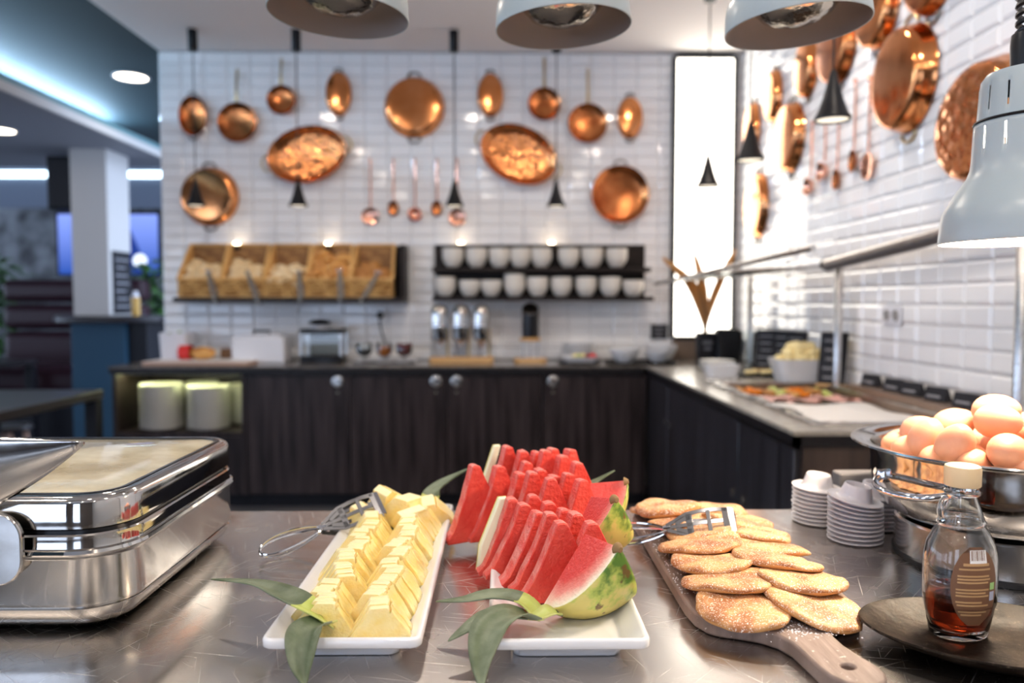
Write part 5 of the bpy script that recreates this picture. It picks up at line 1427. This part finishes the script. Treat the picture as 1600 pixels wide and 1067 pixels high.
melon_cap((.100, .918, TOP + .106), -62, .88, 'yellow-green watermelon end piece at the front right of the tray', 36, tilt=(R(-3), R(-2)))
melon_cap((.122, 1.050, TOP + .118), -62, .74, 'watermelon end piece with green stem end in the middle of the tray', 36, tilt=(0, R(-10)))
melon_cap((.135, 1.17, TOP + .108), -15, .72, 'dark green watermelon end piece at the right edge of the tray', 30, tilt=(R(-12), R(-8)))
def rind_strip(loc, yaw, h, label):
    t = thing('watermelon_rind', label, 'watermelon', loc, (0, 0, R(yaw)))
    MB().add([(0, -.040, 0), (.0, -.036, h * .35), (0, -.008, h), (0, .004, h), (0, -.02, h * .35), (0, -.024, 0)] + [(-.010, -.040, 0), (-.010, -.036, h * .35), (-.010, -.008, h), (-.010, .004, h), (-.010, -.02, h * .35), (-.010, -.024, 0)],
             [(0, 1, 4, 5), (1, 2, 3, 4), (7, 6, 11, 10), (8, 7, 10, 9), (0, 6, 7, 1), (1, 7, 8, 2), (2, 8, 9, 3), (3, 9, 10, 4), (4, 10, 11, 5), (5, 11, 6, 0)]).build('rind_inside', M['melon_white'], t, bevel=.002)
    MB().add([(-.0102, -.040, 0), (-.0102, -.036, h * .35), (-.0102, -.008, h), (-.0102, .004, h), (-.0102, -.02, h * .35), (-.0102, -.024, 0)], [(0, 1, 2, 3, 4, 5)]).build('rind_skin', M['rind'], t, solid=.0025, fix=False)
rind_strip((.004, 1.058, TOP + .0145), yawA, .100, 'pale green rind strip at the left end of the front watermelon row')
rind_strip((-.006, 1.322, TOP + .0145), yawA, .124, 'pale green rind strip at the left end of the rear watermelon row')

# ------------------------------------------------------------------ pancake board
t = thing('pancake_board', 'weathered grey wooden paddle board carrying sugared pancakes', 'serving board', (0, 0, 0))
outline = [(.222, 1.300), (.228, 1.325), (.248, 1.342), (.30, 1.348), (.365, 1.346), (.402, 1.338), (.420, 1.318), (.426, 1.28), (.428, 1.10), (.430, .95), (.428, .905), (.420, .886), (.405, .874), (.388, .868), (.376, .860), (.368, .848), (.364, .828), (.365, .805), (.371, .780), (.378, .760), (.379, .742), (.373, .727),
           (.360, .719), (.344, .718), (.330, .725), (.322, .738), (.318, .755), (.315, .785), (.312, .812), (.304, .832), (.290, .846), (.272, .855), (.252, .862), (.236, .874), (.227, .894), (.223, .925), (.222, 1.10)]
hole = [(.3475 + .0065 * math.cos(2 * PI * k / 16), .757 + .0065 * math.sin(2 * PI * k / 16)) for k in range(16)]
b = bmesh.new()
def ringv(pts, z): return [b.verts.new((x, y, z)) for x, y in pts]
z0, z1 = TOP + .001, TOP + .019
oo, hh = [ringv(outline, z) for z in (z0, z1)], [ringv(hole, z) for z in (z0, z1)]
for k in (0, 1):
    es = []
    for r_ in (oo[k], hh[k]):
        es += [b.edges.new((r_[i], r_[(i + 1) % len(r_)])) for i in range(len(r_))]
    bmesh.ops.triangle_fill(b, use_beauty=True, edges=es)
for r_ in (oo, hh):
    n = len(r_[0])
    for i in range(n): b.faces.new((r_[0][i], r_[0][(i + 1) % n], r_[1][(i + 1) % n], r_[1][i]))
bmesh.ops.recalc_face_normals(b, faces=b.faces)
me = bpy.data.meshes.new('board'); b.to_mesh(me); b.free()
me.materials.append(M['grey_board']); me.shade_smooth(); me.set_sharp_from_angle(angle=R(40))
o = inst('board', me, t)
md = o.modifiers.new('bevel', 'BEVEL'); md.width = .003; md.segments = 2; md.limit_method = 'ANGLE'; md.angle_limit = R(50)
sug = MB(); rr = random.Random(11)
for k in range(420):
    if k < 260: x, y = .226 + rr.random() ** 1.6 * .055, rr.uniform(.95, 1.22)
    else: x, y = rr.gauss(.335, .022), rr.gauss(.842, .012)
    s = rr.uniform(.0004, .0011)
    sug.add([(x - s, y - s, z1), (x + s, y - s, z1), (x + s, y + s, z1), (x - s, y + s, z1), (x, y, z1 + s)], [(0, 1, 4), (1, 2, 4), (2, 3, 4), (3, 0, 4)])
o = sug.build('icing_sugar', M['white_plastic'], t, smooth=False, fix=False); o['kind'] = 'stuff'

def pancake_mesh(seed):
    r_ = random.Random(seed); ph = [r_.uniform(0, 6) for _ in range(5)]
    mb = MB(); n = 44
    prof = [(0, 0), (.80, 0), (.95, .0020), (1.0, .0050), (.99, .0078), (.94, .0100), (.80, .0112), (.55, .0118), (.28, .0122), (0, .0122)]
    vs, fs, mi, rings = [], [], [], []
    for q, z in prof:
        if q == 0: rings.append([len(vs)]); vs.append((0, 0, z)); continue
        rings.append(list(range(len(vs), len(vs) + n)))
        for i in range(n):
            a = 2 * PI * i / n
            k = q * .0565 * (1 + .045 * math.sin(2 * a + ph[0]) + .030 * math.sin(3 * a + ph[1]) + .016 * math.sin(7 * a + ph[2]) + .010 * math.sin(12 * a + ph[3]))
            zz = z + (.0016 * math.sin(5 * a + ph[3]) * q if z > .004 else 0) + .0030 * math.sin(2 * a + ph[4]) * q * q
            vs.append((k * math.cos(a), k * math.sin(a), zz))
    for k in range(len(rings) - 1):
        a, b_ = rings[k], rings[k + 1]
        for i in range(n):
            j = (i + 1) % n
            if len(a) == 1: fs.append((a[0], b_[j], b_[i]))
            elif len(b_) == 1: fs.append((a[i], a[j], b_[0]))
            else: fs.append((a[i], a[j], b_[j], b_[i]))
            mi.append(1 if 1 <= k <= 2 else 0)
    mb.add(vs, fs); mb.mi = mi
    return mb.mesh('pancake', [M['pancake'], M['pancake_side']], angle=70)
PK = [pancake_mesh(s) for s in range(6)]
zb = TOP + .020
cakes = [(.283, .890, 0, 0, 2, 1.0, 'sugared pancake at the front left of the board, nearest the handle'),
         (.368, .897, 0, -9, 4, 1.03, 'sugared pancake at the front right of the board, nearest the syrup plate'),
         (.284, .955, .009, 4, -6, 1.0, 'left pancake in the second row from the handle'),
         (.378, .955, .010, -5, -5, .98, 'right pancake in the second row from the handle'),
         (.280, 1.016, .012, 3, -6, .95, 'left pancake in the third row from the handle'),
         (.366, 1.016, .015, -8, -6, 1.02, 'right pancake in the third row from the handle'),
         (.282, 1.082, .016, 9, -6, 1.0, 'left pancake in the fourth row, just below the tongs head'),
         (.374, 1.076, .012, -5, -6, .97, 'right pancake in the fourth row from the handle'),
         (.298, 1.140, .016, 10, -6, .92, 'pancake right behind the tongs head'),
         (.374, 1.136, .014, -4, -6, .97, 'right pancake in the fifth row from the handle'),
         (.286, 1.200, .014, 4, -6, .95, 'left pancake in the sixth row, above the tongs head'),
         (.372, 1.200, .014, -8, -6, .98, 'right pancake in the sixth row from the handle'),
         (.275, 1.262, .018, 4, -6, 1.0, 'thick sugared pancake at the far left of the board'),
         (.358, 1.272, .014, -6, -6, .92, 'pancake at the far right end of the board'),
         (.262, 1.295, .006, 0, -4, .8, 'rearmost pancake, half hidden at the far left end')]
for k, (x, y, z, ry, rx, s, L_) in enumerate(cakes):
    o = inst('pancake', PK[k % 6], None, (x, y, zb + z), (R(rx), R(-ry), k * 1.3))
    # tilt first about world axes, spin inside
    o.rotation_euler = (Matrix.Rotation(R(rx), 3, 'X') @ Matrix.Rotation(R(-ry), 3, 'Y') @ Matrix.Rotation(k * 1.3, 3, 'Z')).to_euler()
    o.scale = (s, s, 1.0 if k != 12 else 1.25)
    tag(o, L_, 'pancake')

# ------------------------------------------------------------------ pastry tongs
def pastry_tongs(loc, rot, label, L_=.20):
    # local x runs from the handle end (0) to the gripping end; two arms, one above the other
    t = thing('pastry_tongs', label, 'tongs', loc, rot)
    for s in (1, -1):
        def Z(x): return s * (.004 + .016 * min(1, max(0, (x - .075) / .09)))
        mb = MB()
        # slotted paddle: two side bars, a middle bar, joining webs and a bent toothed end
        def bar(path, w, th=.0016):
            ls = []
            for i, (x, y) in enumerate(path):
                ls.append([(x, y - w, Z(x)), (x, y + w, Z(x)), (x, y + w, Z(x) + th), (x, y - w, Z(x) + th)])
            mb.loops(ls)
        for sg in (1, -1):
            bar([(.098, sg * .003), (.112, sg * .009), (.128, sg * .0165), (.148, sg * .0185), (.170, sg * .0180), (.188, sg * .0165)], .0032)
            bar([(.112, sg * .0045), (.125, sg * .010), (.135, sg * .011)], .0042)
        bar([(.100, 0), (.125, 0), (.150, 0), (.188, 0)], .0030)
        bar([(.128, 0), (.1375, 0)], .017); bar([(.158, 0), (.164, 0)], .0178); bar([(.181, 0), (.190, 0)], .0195)
        mb.loops([[(.190, -.0195, Z(.19)), (.190, .0195, Z(.19)), (.190, .0195, Z(.19) + .0016), (.190, -.0195, Z(.19) + .0016)],
                  [(.197, -.0195, Z(.19) - s * .004), (.197, .0195, Z(.19) - s * .004), (.1986, .0195, Z(.19) - s * .003), (.1986, -.0195, Z(.19) - s * .003)],
                  [(.200, -.018, Z(.19) - s * .014), (.200, .018, Z(.19) - s * .014), (.2016, .018, Z(.19) - s * .014), (.2016, -.018, Z(.19) - s * .014)]])
        mb.build('paddle', M['paddle'], t, bevel=.0004)
        hb = MB()
        ov = [(.050 + .048 * math.cos(a), .0125 * math.sin(a) * (1 - .35 * math.cos(a)), s * .0035 + s * .006 * math.sin(a) ** 2) for a in [2 * PI * k / 28 for k in range(28)]]
        hb.tube(ov, .0019, 8, closed=True)
        hb.tube([(.094, 0, Z(.094)), (.104, 0, Z(.104))], .0030, 8)
        hb.build('handle', M['chrome'], t)
    MB().lathe([(0, -.009), (.0045, -.009), (.0045, .009), (0, .009)], 14).build('pivot', M['chrome'], t, loc=(.097, 0, 0))
    return t
pastry_tongs((-.362, 1.135, TOP + .013), (R(52), R(-12), R(33)), 'chrome pastry tongs resting on the pineapple tray rim')
pastry_tongs((.150, 1.158, TOP + .030), (R(50), R(-7), R(-8)), 'chrome pastry tongs resting on the pancake board')

# ------------------------------------------------------------------ egg cups
def cup_mesh(m):
    return MB().lathe([(.0235, .0), (.030, .0008), (.040, .0015), (.0425, .003), (.0425, .0045), (.039, .0045), (.030, .0042), (.0262, .0065), (.0245, .012), (.0215, .022), (.0205, .0255), (.0195, .0268), (.0180, .0262), (.0165, .022), (.012, .012), (.006, .0075), (0, .0065)], 44).mesh('egg_cup', M[m], angle=50)
CUP, CUPW = cup_mesh('melamine'), cup_mesh('melamine_w')
def cup_stack(x, y, n, L_, g, top_L, tip, me=CUP, yaw=0):
    px, py = x, y
    for i in range(n):
        f = i / (n - 1)
        tl = tip * f ** 2
        o = inst('egg_cup', me, None, (px + rnd.uniform(-.0007, .0007), py + rnd.uniform(-.0007, .0007), TOP + .0005 + i * .0072), (tl * .6, tl, 0))
        px -= .0004 * tip * 3
        tag(o, L_, 'egg cup', g)
        if i == n - 1: tag(o, top_L); del o['group']
cup_stack(.553, 1.335, 9, 'pale egg cup in the left stack of egg cups', 'left egg cup stack', 'brightly lit egg cup on top of the left stack', R(4), CUPW)
cup_stack(.571, 1.228, 10, 'grey-white egg cup in the front stack of egg cups', 'front egg cup stack', 'tilted egg cup with open hollow on top of the front stack', R(9), CUP)
cup_stack(.640, 1.305, 8, 'egg cup in the stack beside the steel egg bowl', 'right egg cup stack', 'egg cup on top of the stack beside the steel egg bowl', R(2), CUP)
t = thing('grey_box', 'flat grey plastic box standing behind the egg cup stacks', 'box', (.655, 1.395, TOP))
MB().loops([rrect(-.045, .045, -.018, .018, .006, 0), rrect(-.045, .045, -.018, .018, .006, .075)]).build('box', mat('grey_plastic', (.16, .15, .15), .5), t, bevel=.003)

# ------------------------------------------------------------------ bowl of eggs
EC = (.737, 1.136)
t = thing('egg_bowl', 'large polished steel bowl on a round base holding brown eggs', 'bowl', (EC[0], EC[1], TOP))
MB().lathe([(0, .002), (.130, .002), (.134, .004), (.134, .056), (.131, .059), (0, .059)], 72).build('base', mat('satin_steel_base', (.62, .60, .58), .2, 1, bump=(30, .05)), t)
MB().lathe([(.131, .0005), (.137, .0005), (.137, .007), (.134, .009)], 72).build('base_ring', M['rubber'], t)
MB().lathe([(.10, .058), (.128, .062), (.146, .073), (.160, .090), (.168, .108), (.1705, .125), (.171, .150), (.173, .163), (.180, .168), (.196, .1705), (.1995, .172), (.1985, .1745), (.194, .1745), (.180, .1725), (.171, .168), (.168, .160), (.1675, .125), (.163, .107), (.150, .088), (.12, .072), (0, .068)], 96).build('bowl', M['steel'], t, angle=40)
for a0 in (-158, 22):
    a = R(a0); mb = MB(); c, s = math.cos(a), math.sin(a)
    pts = []
    for k in range(21):
        q = PI * k / 20; tx = .058 * math.cos(q); ty = .172 + .036 * math.sin(q) ** .8 - .010 * abs(math.cos(q)) ** 3
        pts.append((c * ty - s * tx, s * ty + c * tx, .128 - .010 * math.sin(q)))
    mb.tube(pts, .0048, 10).build('ring_handle', M['chrome'], t)
    for k in (0, 20):
        MB().lathe([(0, -.008), (.010, -.008), (.011, 0), (.009, .008), (0, .009)], 16).build('handle_lug', M['chrome'], t, loc=pts[k])

def egg_mesh():
    mb = MB()
    prof = []
    for k in range(17):
        a = PI * k / 16; z = -math.cos(a)
        r_ = math.sin(a) * (1 - .12 * z)
        prof.append((.0222 * r_ if 0 < k < 16 else 0, .0290 * z))
    return mb.lathe(prof, 28).mesh('egg', M['egg'], angle=180)
EG = egg_mesh()
eggs = [(.640, 1.165, 1.052, 75, 20, 'brown egg at the upper left of the pile'), (.622, 1.118, 1.050, 20, 40, 'brown egg on the left slope of the pile, beside the upper left one'),
        (.632, 1.062, 1.052, 30, 10, 'large brown egg at the front left of the pile'), (.705, 1.190, 1.060, 70, 80, 'pale lit egg behind the front left eggs'),
        (.676, 1.018, 1.050, 82, -40, 'brown egg lying on its side at the front middle of the pile'), (.738, 1.140, 1.088, 80, 50, 'topmost egg of the pile right under the lamp'),
        (.708, 1.088, 1.080, 85, 30, 'large egg just in front of the topmost egg'), (.735, .995, 1.048, 84, -55, 'large brown egg at the front right, cut by the picture edge'),
        (.768, 1.085, 1.062, 80, 10, 'lit egg right of the topmost egg'), (.800, 1.140, 1.066, 60, 70, 'lit egg at the right edge of the pile'), (.772, 1.190, 1.076, 40, 100, 'lit egg behind the topmost egg'),
        (.815, 1.060, 1.050, 80, 70, 'egg low on the right side of the pile')]
for x, y, z, tl, yw, L_ in eggs:
    o = inst('egg', EG, None, (x, y, z), (R(tl), 0, R(yw))); o.scale = (1.12, 1.12, 1.12)
    tag(o, L_, 'egg')
for k in range(16):
    a = 2 * PI * k / 16
    tag(inst('egg', EG, None, (EC[0] + .128 * math.cos(a), EC[1] + .128 * math.sin(a), 1.024 + .003 * (k % 3)), (R(80), 0, a + PI / 2 + .3 * (k % 2))), 'brown egg in the lower ring along the steel bowl rim', 'egg', 'eggs along the bowl rim')
for k in range(7):
    a = 2 * PI * k / 7
    tag(inst('egg', EG, None, (EC[0] + .068 * math.cos(a), EC[1] + .068 * math.sin(a), 1.026), (R(75), 0, a)), 'brown egg buried inside the pile in the steel bowl', 'egg', 'eggs inside the pile')

# ------------------------------------------------------------------ plate with the syrup bottle
t = thing('oval_plate', 'speckled black stoneware oval plate under the syrup bottle', 'plate', (.545, .822, TOP), (0, 0, R(-18)))
MB().lathe([(0, .003), (.070, .003), (.074, 0), (.080, .002), (.108, .012), (.130, .0225), (.1325, .0245), (.131, .0262), (.127, .0255), (.106, .0165), (.085, .0105), (.06, .009), (0, .009)], 80, 1.08, .70).build('plate', M['speckle'], t, angle=50)

bt = thing('syrup_bottle', 'glass syrup bottle with cream cap and brown label, a third full', 'bottle', (.516, .852, TOP + .0095), (0, 0, R(12)))
OUT = [(.0300, .0015), (.0325, .004), (.0345, .014), (.0388, .036), (.0402, .040), (.0405, .046), (.0412, .070), (.0405, .090), (.0375, .106), (.031, .119), (.0265, .1245), (.0262, .1275), (.0275, .1295), (.0255, .132), (.0205, .146), (.0165, .156), (.0158, .160), (.0158, .178)]
INN = [(.0138, .178), (.0138, .158), (.0185, .145), (.0235, .131), (.0245, .126), (.0290, .117), (.0350, .105), (.0380, .089), (.0388, .070), (.0380, .046), (.0362, .036), (.0320, .015), (.029, .008), (0, .0065)]
FX, FY = 1.0, .80
MB().lathe([(0, .003)] + OUT + INN, 64, FX, FY).build('glass_body', M['glass'], bt, angle=70)
lv = .0535
def inner_r(z):
    L_ = sorted([(b_, a) for a, b_ in INN if b_ < .12])
    for (z0_, r0), (z1_, r1) in zip(L_, L_[1:]):
        if z0_ <= z <= z1_: return r0 + (r1 - r0) * (z - z0_) / (z1_ - z0_)
    return L_[-1][1]
zs = [.0068, .009, .015, .022, .03, .037, .045, lv]
MB().lathe([(0, zs[0])] + [(inner_r(z) * .996 + .0, z) for z in zs[1:]] + [(0, lv)], 64, FX, FY).build('syrup', M['syrup'], bt, angle=70)
MB().lathe([(0, .170), (.0178, .1702), (.0186, .1715), (.0188, .1895), (.0178, .1925), (.015, .1938), (0, .194)], 48).build('cap', M['cap'], bt)
MB().lathe([(.0165, .160), (.0182, .1615), (.0182, .1645), (.0165, .166)], 48).build('neck_ring', M['glass'], bt)
MB().tube(spline([(-.0172, .0, .158), (-.0245, 0, .156), (-.0285, 0, .146), (-.0275, 0, .136), (-.0245, 0, .131)], 16), .0032, 10).build('finger_loop', M['glass'], bt)
def lab_pt(a, z, k):
    L_ = OUT
    r_ = None
    for (r0, z0_), (r1, z1_) in zip(L_, L_[1:]):
        if z0_ <= z <= z1_: r_ = r0 + (r1 - r0) * (z - z0_) / max(1e-6, z1_ - z0_)
    return (r_ * FX * math.cos(a) * k, r_ * FY * math.sin(a) * k, z)
def patch(a0, a1, z0_, z1_, name, m, k=1.012, oval=False, parent=None, n=14):
    def fn(u, v):
        z = z0_ + (z1_ - z0_) * v
        if oval:
            w = math.sin(PI * min(.985, max(.015, .5 + (v - .5) * .97))) ** .42
            u = .5 + (u - .5) * w
        return lab_pt(R(a0 + (a1 - a0) * u), z, k)
    return MB().grid(fn, n, 12).build(name, m, parent or bt, fix=False)
lb = patch(-140, -62, .022, .109, 'label', M['label'], 1.010, True)
patch(-112, -84, .092, .106, 'barcode_field', M['label_white'], 1.016, parent=lb)
for k in range(9):
    patch(-110 + 2.7 * k, -110 + 2.7 * k + (1.0 + .8 * (k % 3 == 0)), .095, .1055, 'barcode_bar', M['label'], 1.020, parent=lb, n=3)
for k, (a0, a1, z) in enumerate([(-122, -80, .089), (-78, -22, .0845), (-80, -24, .077), (-80, -22, .0735), (-80, -26, .070), (-82, -24, .062), (-82, -30, .0585), (-82, -24, .055), (-82, -36, .048), (-80, -24, .0445), (-78, -26, .037), (-74, -34, .0335)]):
    patch(a0 if k == 0 else a0 - 50, a1 if k == 0 else a1 - 56, z, z + (.0030 if k == 0 else .0019), 'print_line', M['label_print'], 1.016, parent=lb)
patch(-78, -68, .062, .070, 'green_mark', M['label_green'], 1.018, parent=lb)
patch(-78, -68, .050, .060, 'blue_mark', M['label_blue'], 1.018, parent=lb)
